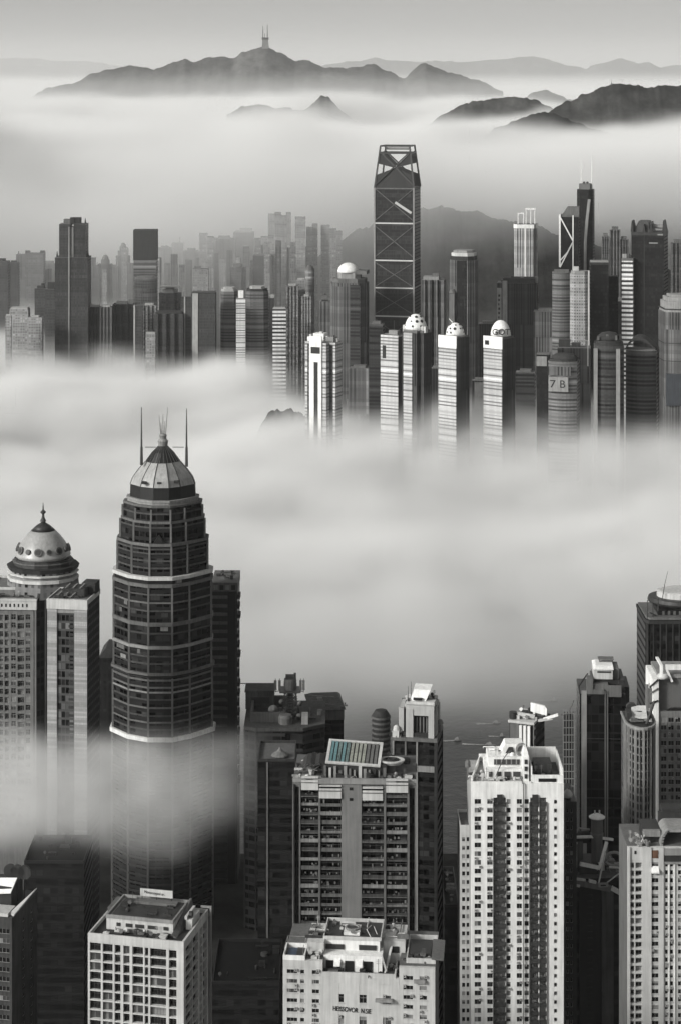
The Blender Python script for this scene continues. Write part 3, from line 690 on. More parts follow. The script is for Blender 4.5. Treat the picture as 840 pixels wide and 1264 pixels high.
for i in range(13):
    x = X(399 + i * 6.1); mb = MB(); mb.box(x, x + b.rng.uniform(.5, 1.2), 4.2, 5.2, zr, zr + b.rng.uniform(2.4, 4.3)); b.part('pillar', mb, b.rng.choice((PALE, CONC, OFFW, MIDC)))
# tilted skylight: frame with slats, left third teal
sk = empty('skylight', (X(436), 11.5, zr + 6.4), 0, None, None); sk.parent = b.root; sk.rotation_euler = (R(17), R(2.5), R(-3))
mb = MB(); hw, hd = X(470) - X(436), 7.0
for q in ((-hw, hw, -hd, -hd + 1.0), (-hw, hw, hd - .9, hd), (-hw, -hw + 1.0, -hd + 1, hd - .9), (hw - 1.0, hw, -hd + 1, hd - .9)): mb.box(q[0], q[1], q[2], q[3], 0, .55)
mb.obj('frame', OFFW, sk)
for i in range(12):
    x0 = -hw + 1.06 + i * (2 * hw - 2.1) / 12; x1 = x0 + (2 * hw - 2.1) / 12 - .42
    mb = MB(); mb.box(x0, x1, -hd + 1.05, hd - .95, .12, .35)
    mb.obj('pane', (TEAL, TEAL, plain('dim_teal_skylight_glass', .2, rgb=(.16, .215, .21), rough=.3, dirt=.6), TEAL, plain('dim_teal_skylight_glass', .2, rgb=(.16, .215, .21), rough=.3, dirt=.6))[i] if i < 5 else plain('cream_skylight_glass', .3, rgb=(.3, .31, .275), dirt=.5) if i < 9 else CONC, sk)
mb = MB(); mb.box(-hw + 1, hw - 1, -hd + 1, hd - .9, -.3, .05); mb.obj('backing', DARK, sk)
mb = MB()
for x in (X(405), X(436), X(467)):
    for y, z in ((6, zr + 4.4), (17, zr + 8)): mb.box(x - .25, x + .25, y - .25, y + .25, zr, z)
b.part('skylight_post', mb, STEEL)
mb = MB(); mb.sm = False
el = lambda r, z: [(X(482) + 3.6 * r * math.cos(2 * math.pi * i / 20) * 1.3, 10 + 3.6 * r * math.sin(2 * math.pi * i / 20), z) for i in range(20)]
mb.loft([el(.8, zr + 3.6), el(1, zr + 4.6), el(1, zr + 5), el(.75, zr + 5), el(.7, zr + 4.7)]); b.part('oval_canopy', mb, OFFW)
for r_ in (.48, .2):
    mb = MB(); mb.loft([el(r_ + .12, zr + 4.7), el(r_ + .12, zr + 5.15), el(r_, zr + 5.15), el(r_, zr + 4.7)]); b.part('canopy_hoop', mb, MIDC)
mb = MB(); mb.tube((X(482), 10, zr), (X(482), 10, zr + 4), 1.4, 10); b.part('canopy_stem', mb, CONC)
mb = MB(); rg = random.Random(8)
for i in range(9):
    x = X(372 + rg.uniform(0, 24)); y = rg.uniform(4, 20); mb = MB(); mb.tube((x - 2, y, zr + rg.uniform(.5, 3)), (x + 2, y + rg.uniform(-2, 2), zr + rg.uniform(1.5, 4.6)), .18, 6); b.part('pipe', mb, rg.choice((CONC, STEEL, OFFW)))
mb = MB(); mb.loft([[(X(372 + k * 5.2) , y, zr + h + dz) for (y, dz) in ((6, 0), (16, .3), (16, .6), (6, .3))] for k, h in ((0, 2.6), (1, 4.2), (2, 4.4), (3, 3.8), (4, 4.6), (5, 4.2))]); b.part('tarpaulin', mb, MIDC)
clutter(b, X(366), X(396), 1.5, 6, zr, 7, [WHITE, PALE, OFFW, MIDC], 21, 2.6, 3); clutter(b, X(478), X(510), 2, 8, zr, 8, [PALE, CONC, OFFW, MIDC], 22, 2.4, 3); clutter(b, X(370), X(505), 18, 28, zr, 14, [CONC, MIDC, PALE], 23, 3, 3.6); clutter(b, X(392), X(486), 1.4, 4.6, zr, 10, [OFFW, MIDC, DARK, PALE], 24, 1.8, 2.6); clutter(b, X(364), X(396), 8, 18, zr, 8, [OFFW, MIDC, CONC], 25, 2.2, 3.4)
b.finish()

# ================================================================== dark glass tower with the pale crown
b = Near('office_tower', 'dark glass tower with square pale crown and two thin masts behind the skylit tower', 484, 538, 800, 17, 10, cat='skyscraper')
X, Z = b.X, b.Z
gl = facade('dark_lined_glass', .018, .008, 3.5, 2.2, .92, .55, var=1.5)
mb = MB(); mb.box(-b.W / 2, b.W / 2, .3, b.D, 0, Z(914)); b.part('body', mb, gl)
for px in (484, 499, 513, 535.5):
    mb = MB(); mb.box(X(px), X(px + 2), -.2, .5, 0, Z(914)); b.part('pier', mb, PALE if px != 499 else CONC)
mb = MB(); mb.box(b.W / 2 - .9, b.W / 2 + .3, -.3, 1.2, 0, Z(914)); mb.box(b.W / 2 - .6, b.W / 2 + .3, b.D - 1, b.D + .2, 0, Z(914)); b.part('corner_pier', mb, DARK)
mb = MB(); mb.box(X(486), X(513), -.6, .6, Z(952), Z(942)); mb.box(X(515), X(535.4), -.5, .6, Z(952), Z(945)); b.part('refuge_floor', mb, PALE)
mb = MB(); mb.box(-b.W / 2 - .3, b.W / 2 + .3, -.5, b.D + .3, Z(915), Z(911)); b.part('terrace', mb, CONC)
mb = MB(); mb.box(X(484), X(492), -.4, 3, Z(913), Z(903)); mb.lathe([(1.3, Z(903)), (1.1, Z(899)), (.4, Z(897))], 10, X(488.5), 1); b.part('corner_turret', mb, OFFW)
mb = MB(); mb.box(X(534), X(539), 10, 15, Z(913), Z(903)); mb.lathe([(1.5, Z(903)), (1.0, Z(899)), (.3, Z(897.5))], 10, X(537), 12); b.part('corner_turret', mb, PALE)
# crown
cxa, cxb = X(491), X(535)
zt, z0 = Z(876), Z(911); cm = plain('crown_stone', .4, dirt=.25)
mb = MB(); mb.box(cxa + 1, cxb - 1, 3, 14, z0, zt - 1); b.part('crown_core', mb, DARK)
mb = MB()
mb.box(cxa, X(497), 1.5, 4, z0 + 2, zt); mb.box(X(500), X(509), .6, 4, z0, zt); mb.box(X(527.5), X(534.5), .6, 4, z0 - 1, zt); mb.box(X(500), X(534.5), .9, 4, Z(884), zt + 1.2)
mb.box(cxb - 1, cxb + .4, 4.01, 7.5, z0, zt); mb.box(cxb - 1, cxb + .4, 11.5, 15, z0 + 2, zt - 1); mb.box(cxa, cxb, 4.01, 15.2, zt - 1.5, zt)
b.part('crown_frame', mb, cm)
for px in (513, 517, 521, 525):
    mb = MB(); mb.box(X(px) - .25, X(px) + .25, 2.2, 2.9, z0, Z(887)); b.part('mullion', mb, CONC)
mb = MB(); mb.box(X(509), X(527.4), 1, 3, z0, z0 + 1.6); b.part('balustrade', mb, MIDC)
mb = MB(); mb.box(X(498), X(534), 3, 13, zt + .02, zt + 2.2); b.part('upper_terrace', mb, OFFW)
mb = MB(); mb.add([(X(504), 4, zt + 2.2), (X(523), 4, zt + 2.2), (X(523), 12, zt + 2.2), (X(504), 12, zt + 2.2), (X(507), 6, zt + 6), (X(528), 6, zt + 6), (X(528), 12, zt + 6.6), (X(507), 12, zt + 6.6)],
                  [(0, 1, 2, 3), (4, 5, 6, 7), (0, 1, 5, 4), (1, 2, 6, 5), (2, 3, 7, 6), (3, 0, 4, 7)]); b.part('roof_house', mb, WHITE)
mb = MB(); mb.box(X(508), X(519), 3.3, 4.3, zt + 2.6, zt + 3.4); b.part('louvre', mb, BLACK)
for i, (px, py) in enumerate(((501, 852), (504.5, 846))):
    mb = MB(); mb.tube((X(px), 5, zt + 2), (X(px), 5, Z(py)), .14, 6, .07); b.part('mast', mb, DSTEEL)
clutter(b, X(498), X(504), 3, 8, zt + 2.2, 3, [OFFW, CONC], 3, 1.6, 1.4); clutter(b, X(526), X(533), 4, 10, zt + 2.2, 4, [DARK, OFFW], 31, 1.8, 1.8); clutter(b, X(486), X(500), 1, 3, z0, 5, [CONC, PALE, MIDC], 32, 1.4, 1.8)

# ================================================================== low white stepped block at the bottom
b = Near('apartment_block', 'low white stepped block with dark lettering and rooftop terraces at the bottom edge', 349, 536, 600, 26, 5)
X, Z = b.X, b.Z
tilt = 0
grid(b, 'F', [(X(354), X(367), 'w'), (X(370.5), X(375.5), 'w'), (X(385), X(394), 'w')], X(349), X(398), Z(1188), Z(1196), Z(1300), 2.75, OFFW, T=1.2, sill=.75, wh=1.15, pw=(.75, .2, .05), name='left_wing', ac=.5)
grid(b, 'F', [(X(497), X(509), 'w'), (X(517), X(526), 'w')], X(492), X(536), Z(1192), Z(1199), Z(1300), 2.75, OFFW, T=1.2, sill=.75, wh=1.2, pw=(.75, .2, .05), name='right_wing', ac=.5)
grid(b, 'F', [(X(418), X(424), 'w'), (X(443), X(452), 'w'), (X(472), X(482), 'w')], X(398) + .02, X(492) - .02, Z(1206), Z(1214), Z(1300), 6.2, OFFW, T=1.2, sill=.6, wh=2.4, pw=(.7, .2, .1), name='centre_wing', ac=.5)
mb = MB(); mb.box(-b.W / 2 + .02, X(398), 1.2, 26, 0, Z(1188)); mb.box(X(492), b.W / 2 - .02, 1.2, 26, 0, Z(1192)); mb.box(X(398) + .03, X(492) - .03, 1.2, 25.9, 0, Z(1206)); b.part('core', mb, CONC)
# roof levels
zl = Z(1188); zc = Z(1206)
mb = MB(); parapet(mb, X(349), X(376), 0, 9, zl, 1.3); b.part('terrace_wall', mb, WHITE)
mb = MB(); mb.box(X(353), X(364), 1.5, 7.5, zl + .02, zl + .5); b.part('tarpaulin', mb, BLUEP)
mb = MB(); mb.box(X(364.2), X(372), 1.5, 7.5, zl + .02, zl + .6); b.part('planter', mb, DARK)
mb = MB()
for x in (X(351), X(374)): mb.tube((x, .4, zl), (x, .4, zl + 3.4), .08); mb.tube((x, 8.5, zl), (x, 8.5, zl + 3.4), .08)
mb.tube((X(351), .4, zl + 3.4), (X(351), 8.5, zl + 3.4), .07); mb.tube((X(374), .4, zl + 3.4), (X(374), 8.5, zl + 3.4), .07); mb.tube((X(351), 8.4, zl + 3.4), (X(374), 8.4, zl + 3.4), .07); b.part('pergola', mb, STEEL)
mb = MB(); mb.box(X(377), X(398), 4, 18, zl, zl + 3.6); b.part('left_penthouse', mb, OFFW)
mb = MB(); mb.box(X(398), X(470), 3.4, 20, zc, zc + 4.6); b.part('penthouse', mb, WHITE)
for i, (x0, x1) in enumerate(((401, 410), (414, 419), (424, 435), (447, 458))):
    mb = MB(); mb.box(X(x0), X(x1), 3.1, 3.5, zc + .2, zc + 3.1); b.part('glass_door', mb, BLACK)
for x0, x1 in ((411, 419), (437, 446)):
    mb = MB(); mb.add([(X(x0), 1.5, zc + 2.4), (X(x1), 1.5, zc + 2.4), (X(x1), 3.4, zc + 3.6), (X(x0), 3.4, zc + 3.6), (X(x0), 1.5, zc + 2.1), (X(x1), 1.5, zc + 2.1), (X(x1), 3.4, zc + 3.4), (X(x0), 3.4, zc + 3.4)], [(0, 1, 2, 3), (4, 5, 6, 7), (0, 1, 5, 4), (1, 2, 6, 5), (2, 3, 7, 6), (3, 0, 4, 7)]); b.part('awning', mb, WHITE)
mb = MB(); mb.box(X(398), X(488), .0, .4, zc, zc + 1.1); mb.box(X(486), X(488), .4, 16, zc, zc + 1.1); b.part('terrace_wall', mb, OFFW)
zp = zc + 4.6
mb = MB(); mb.box(X(396), X(466), 7, 20, zp, zp + 3); b.part('upper_house', mb, WHITE)
for x0, x1 in ((399, 422), (440, 462)):
    mb = MB(); mb.box(X(x0), X(x1), 6.7, 7.1, zp + .3, zp + 1.7); b.part('louvre', mb, DARK)
mb = MB(); parapet(mb, X(396), X(468), 6.8, 20.4, zp + 3, 1.0, .3); b.part('roof_parapet', mb, OFFW)
mb = MB(); mb.box(X(398), X(466), 7.2, 20, zp + 3.02, zp + 3.1); b.part('roof_deck', mb, DARK)
mb = MB(); mb.box(X(420), X(440), 10, 16, zp + 3.1, zp + 3.9); o = b.part('machine_base', mb, WHITE)
mb = MB(); mb.lathe([(2.1, zp + 3.9), (2.2, zp + 4.4), (1.7, zp + 4.5), (1.6, zp + 4.2)], 18, X(430), 13); b.part('fan_cowl', mb, PALE)
mb = MB(); mb.lathe([(1.55, zp + 4.0), (1.55, zp + 4.25)], 16, X(430), 13)
b.part('fan_grille', mb, DSTEEL)
mb = MB(); mb.tube((X(452), 18, zp + 3), (X(449), 10, zp + 5), .15); mb.tube((X(449), 10, zp + 5), (X(456), 8, zp + 3), .12); mb.tube((X(456), 17, zp + 3), (X(462), 9, zp + 4.2), .15); b.part('pipe', mb, OFFW)
mb = MB(); mb.box(X(470) + .03, X(497), 10, 22, zc, zc + 6.5); b.part('stair_house', mb, OFFW)
mb = MB(); mb.box(X(480), X(489), 9.7, 10.1, zc + 3.2, zc + 5); b.part('window', mb, BLACK)
mb = MB(); mb.bar((X(474), 3, zc), (X(480), 10, zc + 5), .6); mb.bar((X(470), 3.3, zp), (X(476), 3.3, zc), .5); b.part('brace', mb, OFFW)
zr2 = Z(1192)
mb = MB(); parapet(mb, X(500), X(536), 3, 20, zr2, 1.4); b.part('terrace_wall', mb, OFFW)
mb = MB(); mb.box(X(503), X(530), 6, 16, zr2 + .02, zr2 + 1.6); b.part('roof_hut', mb, DARK)
mb = MB(); mb.add([(X(531), 2, zr2 + 1.6), (X(546), 2, zr2 + 1.4), (X(546), 14, zr2 + 2.2), (X(531), 14, zr2 + 2.4), (X(531), 2, zr2 + 1.9), (X(546), 2, zr2 + 1.7), (X(546), 14, zr2 + 2.5), (X(531), 14, zr2 + 2.7)], [(3, 2, 1, 0), (4, 5, 6, 7), (0, 1, 5, 4), (1, 2, 6, 5), (2, 3, 7, 6), (3, 0, 4, 7)]); b.part('canopy', mb, CONC)
mb = MB(); mb.box(X(510), X(524), -.9, .0, Z(1210), Z(1206)); mb.box(X(463), X(484), -1.4, .0, Z(1234), Z(1231)); b.part('canopy', mb, PALE)
clutter(b, X(380), X(396), 1.4, 4, zl, 4, [OFFW, CONC, DARK], 41, 1.8, 1.6); clutter(b, X(400), X(480), .8, 2.6, zc, 10, [DARK, OFFW, CONC, MIDC], 42, 1.6, 1.2); clutter(b, X(474), X(496), 2, 9, zc, 6, [DARK, OFFW, CONC], 43, 1.6, 1.8)
rg = random.Random(4)
clutter(b, X(402), X(464), 8, 19, zp + 3.1, 5, [OFFW, CONC, MIDC, DARK], 44, 1.4, 1.2); clutter(b, X(379), X(396), 5, 17, zl + 3.6, 5, [OFFW, CONC, MIDC], 45, 1.8, 1.4); clutter(b, X(472), X(495), 11, 21, zc + 6.5, 6, [OFFW, CONC, DARK], 46, 1.6, 1.4); clutter(b, X(502), X(534), 4, 6, zr2, 6, [OFFW, CONC, DARK, MIDC], 47, 1.4, 1.8)
text('lettering', 'HEISSOVOR  N.SIE', 1.9, INK, b.root, (X(434), -.12, Z(1247)), (math.pi / 2, R(3), 0), .72)
b.finish()

# ================================================================== gridded white tower at the lower left
b = Near('apartment_tower', 'white gridded tower with dark open bays and a signboard over its roof penthouse', 107, 228, 640, 26, 13)
X, Z = b.X, b.Z
cols = [(X(109.5), X(123.5), 'g'), (X(126), X(138.5), 'g'), (X(141), X(148.5), 'g'), (X(152), X(160), 'g'), (X(163.5), X(177), 'g'), (X(179), X(183.5), 'g'), (X(186), X(206), 'g'), (X(209.5), X(219), 'g')]
grid(b, 'F', cols, X(107), X(228), Z(1162), Z(1167), Z(1290), 2.95, OFFW, T=1.6, rail=.42, pw=(.72, .24, .04), fr=plain('dark_window_frame', .07))
grid(b, 'R', [(2, 9, 'g'), (9.6, 15, 'g'), (16.6, 19.6, 'g'), (20.4, 24.4, 'g')], 1.62, 26, Z(1162), Z(1167), Z(1290), 2.95, OFFW, T=1.6, rail=.35, pw=(.9, .1, .0), name='side_wall', fr=plain('dark_window_frame', .07))
mb = MB(); mb.box(-b.W / 2 + .02, b.W / 2 - 1.6, 1.6, 25.9, 0, Z(1162)); b.part('core', mb, MIDC)
zr = Z(1162)
mb = MB(); parapet(mb, X(107), X(228), .0, 26, zr, 1.2, .5); b.part('parapet', mb, OFFW)
mb = MB(); mb.prism([(X(121), 7), (X(206), 7), (X(206), 23), (X(121), 23)], zr, zr + 3.6); b.part('penthouse', mb, OFFW)
for x0, x1 in ((134, 139), (146, 154), (158, 169), (174, 186), (194, 200)):
    mb = MB(); mb.box(X(x0), X(x1), 6.75, 7.1, zr + 1.3, zr + 2.3); b.part('vent', mb, DARK)
mb = MB(); mb.box(X(126), X(202), 8.4, 22, zr + 3.6, zr + 4.1); b.part('roof_deck', mb, DARK)
mb = MB(); parapet(mb, X(120.5), X(206.5), 6.6, 23.4, zr + 3.6, 1.0, .5); b.part('penthouse_parapet', mb, PALE)
mb = MB(); mb.add([(X(206.5), 5, zr), (X(213), 5, zr), (X(213), 24, zr), (X(206.5), 24, zr), (X(206.5), 5, zr + 1), (X(207), 5, zr + 1), (X(209), 24, zr + 5), (X(206.5), 24, zr + 5)], [(0, 1, 2, 3), (4, 5, 6, 7), (0, 1, 5, 4), (1, 2, 6, 5), (2, 3, 7, 6), (3, 0, 4, 7)]); b.part('ramp_wall', mb, CONC)
bd = empty('signboard', (X(168), 20, zr + 5.0), 0, None, None); bd.parent = b.root
mb = MB(); mb.box(-5.3, 5.3, 0, .35, .9, 3.2); mb.obj('board', OFFW, bd)
mb = MB()
for x in (-4.8, 0, 4.8): mb.box(x - .12, x + .12, .36, .6, -.9, 3)
mb.obj('post', DSTEEL, bd)
text('lettering', 'Monocoypol ar.', 1.25, INK, bd, (-.6, -.04, 2.1), (math.pi / 2, R(3), 0), .85)
mb = MB(); mb.box(X(142), X(196), 18, 21, zr + 3.8, zr + 4.9); b.part('railing_wall', mb, CONC)
clutter(b, X(124), X(204), 2, 6, zr, 10, [DARK, MIDC, CONC, OFFW], 51, 2.4, 1.2); clutter(b, X(130), X(200), 10, 18, zr + 4.1, 5, [DARK, MIDC], 52, 2.4, .9)
mb = MB(); mb.box(X(216), X(224), 12, 20, zr, zr + 3.2); mb.box(X(215), X(218), 11.6, 20.4, zr + 3.2, zr + 4.2); b.part('stair_house', mb, OFFW)
mb = MB(); mb.tube((X(218), 14, zr + 4), (X(222), 14, zr + 4), 1.0, 14); b.part('porthole', mb, DARK)
mb = MB(); mb.box(X(110), X(120), 16, 25, zr, zr + 3); b.part('lift_house', mb, CONC)
mb = MB(); mb.box(b.W / 2 + .9, b.W / 2 + 1.5, 24.2, 25, 0, zr + 2.2); mb.box(b.W / 2 - 2, b.W / 2 + 1.5, 24.2, 25, zr + 2.2, zr + 2.7); b.part('drain_frame', mb, PALE)
b.finish()

# ================================================================== dark block in the bottom left corner
b = Near('apartment_block', 'shadowy dark block with tilted white roof panels in the bottom left corner', -40, 16, 640, 22, 12)
X, Z = b.X, b.Z
dk = plain('sooty_concrete', .06, dirt=.6)  # dark grey all over, strongly streaked
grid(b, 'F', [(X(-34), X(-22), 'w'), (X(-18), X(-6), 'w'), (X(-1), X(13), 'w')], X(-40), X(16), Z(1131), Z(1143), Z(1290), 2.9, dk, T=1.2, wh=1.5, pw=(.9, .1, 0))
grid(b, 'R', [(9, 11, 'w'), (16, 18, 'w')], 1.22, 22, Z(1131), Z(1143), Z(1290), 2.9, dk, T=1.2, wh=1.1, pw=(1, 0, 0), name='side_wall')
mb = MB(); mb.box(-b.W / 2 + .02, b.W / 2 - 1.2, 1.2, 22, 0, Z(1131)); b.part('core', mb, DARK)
zr = Z(1131)
mb = MB(); mb.add([(X(9), 2, zr + .1), (X(17), 1, zr + .2), (X(27), 14, zr + 3.8), (X(20), 14, zr + 2.2), (X(9), 2, zr + .5), (X(17), 1, zr + .6), (X(27), 14, zr + 4.2), (X(20), 14, zr + 2.6)], [(3, 2, 1, 0), (4, 5, 6, 7), (0, 1, 5, 4), (1, 2, 6, 5), (2, 3, 7, 6), (3, 0, 4, 7)]); b.part('roof_panel', mb, OFFW)
mb = MB(); mb.box(X(-20), X(10), .5, 7, zr, zr + 1.0); b.part('terrace', mb, OFFW)
mb = MB(); mb.box(X(-14), X(8), .2, .8, zr - 1, zr - .2); b.part('louvre', mb, BLACK)
mb = MB(); mb.box(X(-30), X(3), 8, 18, zr, zr + 6); b.part('penthouse', mb, DARK)
mb = MB(); mb.add([(X(-16), 7, zr + 4), (X(4), 7, zr + 4.6), (X(6), 11, zr + 7.6), (X(-16), 11, zr + 7.2), (X(-16), 7, zr + 4.4), (X(4), 7, zr + 5), (X(6), 11, zr + 8), (X(-16), 11, zr + 7.6)], [(3, 2, 1, 0), (4, 5, 6, 7), (0, 1, 5, 4), (1, 2, 6, 5), (2, 3, 7, 6), (3, 0, 4, 7)]); b.part('roof_panel', mb, WHITE)
for px in (-6, 3, 12):
    mb = MB(); x = X(px); mb.tube((x, 13, zr + 9), (x, 13.6, zr + 9), 2.2, 18); mb.tube((x, 13.3, zr), (x, 13.3, zr + 9), .3); b.part('roof_fan', mb, DARK)
b.finish()
# ================================================================== the big white apartment tower
b = Near('apartment_tower', 'bright white apartment tower with two dark balcony strips and a porthole column', 581, 695, 722, 25, 0)
X, Z = b.X, b.Z
P_ = 2.985
cols = [(X(585), X(593), 'w'), (X(600.5), X(607.5), 'w'), (X(608.5), X(623.5), 'b'), (X(624.5), X(629.5), 'w'), (X(637), X(643.5), 'w'), (X(646.5), X(652), 'w'), (X(653.5), X(664), 'b'), (X(664.8), X(673.5), 'b'), (X(683), X(687), 'o')]
grid(b, 'F', cols, X(581), X(695), Z(967), Z(984.5), Z(1275), P_, WHITE, T=2.4, sill=.75, wh=1.7, slab=MIDC, para=plain('smoked_parapet', .05, dirt=.6), out=.35, ph=1.15, pw=(.7, .24, .06), ac=.4)
mb = MB(); mb.box(-b.W / 2 + .02, b.W / 2 - .02, 2.4, 25, 0, Z(967)); b.part('core', mb, plain('tower_side_render', .35, dirt=.35))
for x0, x1 in ((607.6, 608.4), (623.6, 624.4), (652.2, 653.4), (673.6, 674.4)):
    mb = MB(); mb.box(X(x0), X(x1), -.5, -.004, 0, Z(990)); b.part('fin', mb, CONC)
mb = MB(); mb.tube((X(645), -.7, 0), (X(645), -.7, Z(966)), .22, 8); b.part('drain_pipe', mb, PALE)
for px in (616, 659.5):
    mb = MB(); mb.box(X(px - 3.4), X(px + 3.4), -.7, .6, Z(990), Z(980.5)); b.part('balcony_hood', mb, DARK)
zr = Z(967)
# roof: chamfered parapets, stepped penthouses, hooded crown
mb = MB()
mb.prism([(X(581), 1), (X(581) + .5, 1), (X(596) + .5, 24.4), (X(596), 24.4)], zr, zr + 1.6, None)
mb.box(X(596), X(626), 24, 24.6, zr, zr + 2.4); mb.box(X(581), X(655), .0, .5, zr + .005, zr + .5)
b.part('parapet', mb, WHITE)
mb = MB(); mb.box(X(600), X(645), 5, 20, zr, zr + 3.2); b.part('penthouse', mb, WHITE)
for x0, x1 in ((603.5, 608), (614, 619), (623, 631), (634, 643)):
    mb = MB(); mb.box(X(x0), X(x1), 4.7, 5.1, zr + .7, zr + 2.4); b.part('window', mb, plain('shaded_opening', .05))
mb = MB(); mb.box(X(604), X(648), 8, 20, zr + 3.2, zr + 6.4); b.part('upper_penthouse', mb, WHITE)
mb = MB(); mb.box(X(611), X(643), 7.7, 8.1, zr + 3.9, zr + 5.7); b.part('opening', mb, plain('shaded_opening', .05))
for i in range(5):
    mb = MB(); x = X(614 + i * 6.2); mb.box(x - .2, x + .2, 7.5, 7.69, zr + 3.8, zr + 5.8); b.part('mullion', mb, PALE)
mb = MB(); mb.loft([[(X(a), y0, z) for a, y0 in ((620, 10), (653, 10), (653, 18), (620, 18))] if k == 0 else [(X(626), 10.6, z), (X(648), 10.6, z), (X(648), 17, z), (X(626), 17, z)] for k, z in ((0, zr + 6.4), (1, zr + 10.2))]); b.part('crown_hood', mb, WHITE)
mb = MB(); mb.panel([(X(626), 9.7, zr + 7.3), (X(637), 9.7, zr + 7.3), (X(635), 9.9, zr + 9.2), (X(630), 9.9, zr + 9.2)], .5); b.part('arched_opening', mb, DARK)
mb = MB(); mb.loft([[(X(646) + 2.1 * r * math.cos(2 * math.pi * i / 18), 9.4 + y, zr + 8.3 + 2.3 * r * math.sin(2 * math.pi * i / 18)) for i in range(18)] for r, y in ((1, 1.2), (1, 0), (.7, 0), (.7, .8))]); b.part('round_window', mb, PALE)
mb = MB(); mb.box(X(645.5), X(652.5), 1.5, 8.5, zr, zr + 8.5); mb.prism([(X(645.5), 1.5), (X(652.5), 1.5), (X(652.5), 8.5), (X(645.5), 8.5)], zr + 8.5, zr + 10.8, [(X(647.5), 4), (X(650.5), 4), (X(650.5), 8), (X(647.5), 8)]); b.part('stair_turret', mb, WHITE)
for z in (1.2, 3.8, 6.2):
    mb = MB(); mb.box(X(647), X(650.5), 1.25, 1.7, zr + z, zr + z + 1.5); b.part('window', mb, MIDC)
# raised right wing with roof pool recess
mb = MB(); mb.box(X(655), X(695) - .02, .6, 1.2, zr, zr + 2.6); mb.box(X(655), X(656.5), 1.2, 23, zr, zr + 5.4); mb.box(X(693.2), X(695) - .02, 1.2, 23, zr, zr + 4.6); mb.box(X(656.5), X(693.2), 22, 23, zr, zr + 5.4); b.part('roof_wall', mb, WHITE)
mb = MB(); mb.box(X(656.6), X(693), 1.3, 21.9, zr + .02, zr + .2); b.part('sunken_deck', mb, DARK)
mb = MB(); mb.box(X(662), X(684), 11, 18, zr + .2, zr + 3.2); b.part('roof_hut', mb, CONC)
mb = MB(); mb.box(X(664), X(686), .35, .65, zr + .4, zr + 1.5); b.part('louvre', mb, BLACK)
mb = MB(); pts = [(X(612) + (X(632) - X(612)) * t, 4, zr + 1 + 9 * math.sin(t * 1.5)) for t in [i / 8 for i in range(9)]]
for i in range(8): mb.tube(pts[i], pts[i + 1], .14, 6)
b.part('cable', mb, DSTEEL)
mb = MB(); mb.box(X(577.5), X(579.5), 8, 10, Z(972), Z(955)); mb.lathe([(1.0, Z(957)), (.9, Z(951)), (.4, Z(948))], 8, X(578.5), 9); b.part('chimney', mb, CONC)
clutter(b, X(597), X(646), 2, 4.4, zr, 7, [CONC, OFFW, MIDC], 61, 1.6, 1.3); clutter(b, X(658), X(690), 4, 10, zr + .2, 7, [OFFW, CONC, MIDC], 62, 2, 1.3); clutter(b, X(600), X(640), 20.5, 23.5, zr, 6, [CONC, OFFW], 63, 2, 3)
clutter(b, X(605), X(646), 9, 19, zr + 6.4, 6, [WHITE, OFFW, CONC, MIDC], 64, 1.6, 1.6); clutter(b, X(583), X(599), 2, 12, zr, 4, [OFFW, CONC, WHITE], 65, 1.4, 1.4)
b.finish()
b = Near('apartment_block', 'slim pale lower wing of small windows hugging the big white tower', 567, 580.3, 734, 16, 0)
X, Z = b.X, b.Z
grid(b, 'F', [(X(569.5), X(573.5), 'w'), (X(575), X(578.6), 'w')], X(567), X(580.3), Z(1022), Z(1031), Z(1275), 2.985, OFFW, T=.8, sill=.8, wh=1.5)
mb = MB(); mb.box(-b.W / 2 + .02, b.W / 2 - .02, .8, 16, 0, Z(1022)); b.part('core', mb, CONC)
mb = MB(); parapet(mb, -b.W / 2, b.W / 2, 0, 16, Z(1022), 1, .3); b.part('parapet', mb, OFFW)
b.finish()
b = Near('apartment_block', 'narrow dark block with ribbed side squeezed beside the big white tower', 697, 711, 745, 20, 0)
X, Z = b.X, b.Z
grid(b, 'F', [(X(698), X(701.5), 'w'), (X(703), X(706), 'w')], X(697), X(711), Z(990), Z(996), Z(1275), 2.985, MIDC, T=.8, sill=.8, wh=1.5, pw=(.8, .15, .05))
mb = MB(); mb.box(-b.W / 2 + .02, b.W / 2 - .02, .8, 20, 0, Z(990)); b.part('core', mb, DARK)
mb = MB(); mb.sm = True; mb.lathe([(1.7, Z(987)), (1.8, Z(984)), (1.2, Z(980)), (.4, Z(977.5))], 12, X(701), 3); b.part('roof_dome', mb, OFFW)
mb = MB(); mb.bar((X(701), 3, Z(980)), (X(704), 3, Z(973)), .5); b.part('aerial', mb, PALE)
mb = MB(); mb.box(X(699), X(704), 1.5, 5, Z(990), Z(986)); b.part('roof_hut', mb, MIDC)
b.finish()

# ================================================================== ribbed block with the white sail
b = Near('office_block', 'white finned block with a white sail shaped screen on its cluttered roof', 628, 656, 805, 16, 22)
X, Z = b.X, b.Z
mb = MB(); mb.box(-b.W / 2, b.W / 2, .5, b.D, 0, Z(893)); b.part('body', mb, facade('dark_ribbed_side', .025, .01, 3.3, 1.6, .7, .55, var=1.5))
mb = MB(); mb.box(X(629), X(639.5), 0, .6, 0, Z(893)); b.part('plain_panel', mb, CONC)
for px in (640.5, 645.4, 650.3):
    mb = MB(); mb.box(X(px), X(px + 3.1), -.6, .5, 0, Z(895)); b.part('fin', mb, WHITE)
mb = MB()
for i in range(30): mb.box(b.W / 2 - .2, b.W / 2 + .5, .8, 2.6, Z(900 + i * 12), Z(896.5 + i * 12))
mb.box(b.W / 2 - .2, b.W / 2 + .3, .6, 1.2, 0, Z(894)); b.part('ladder_rib', mb, PALE)
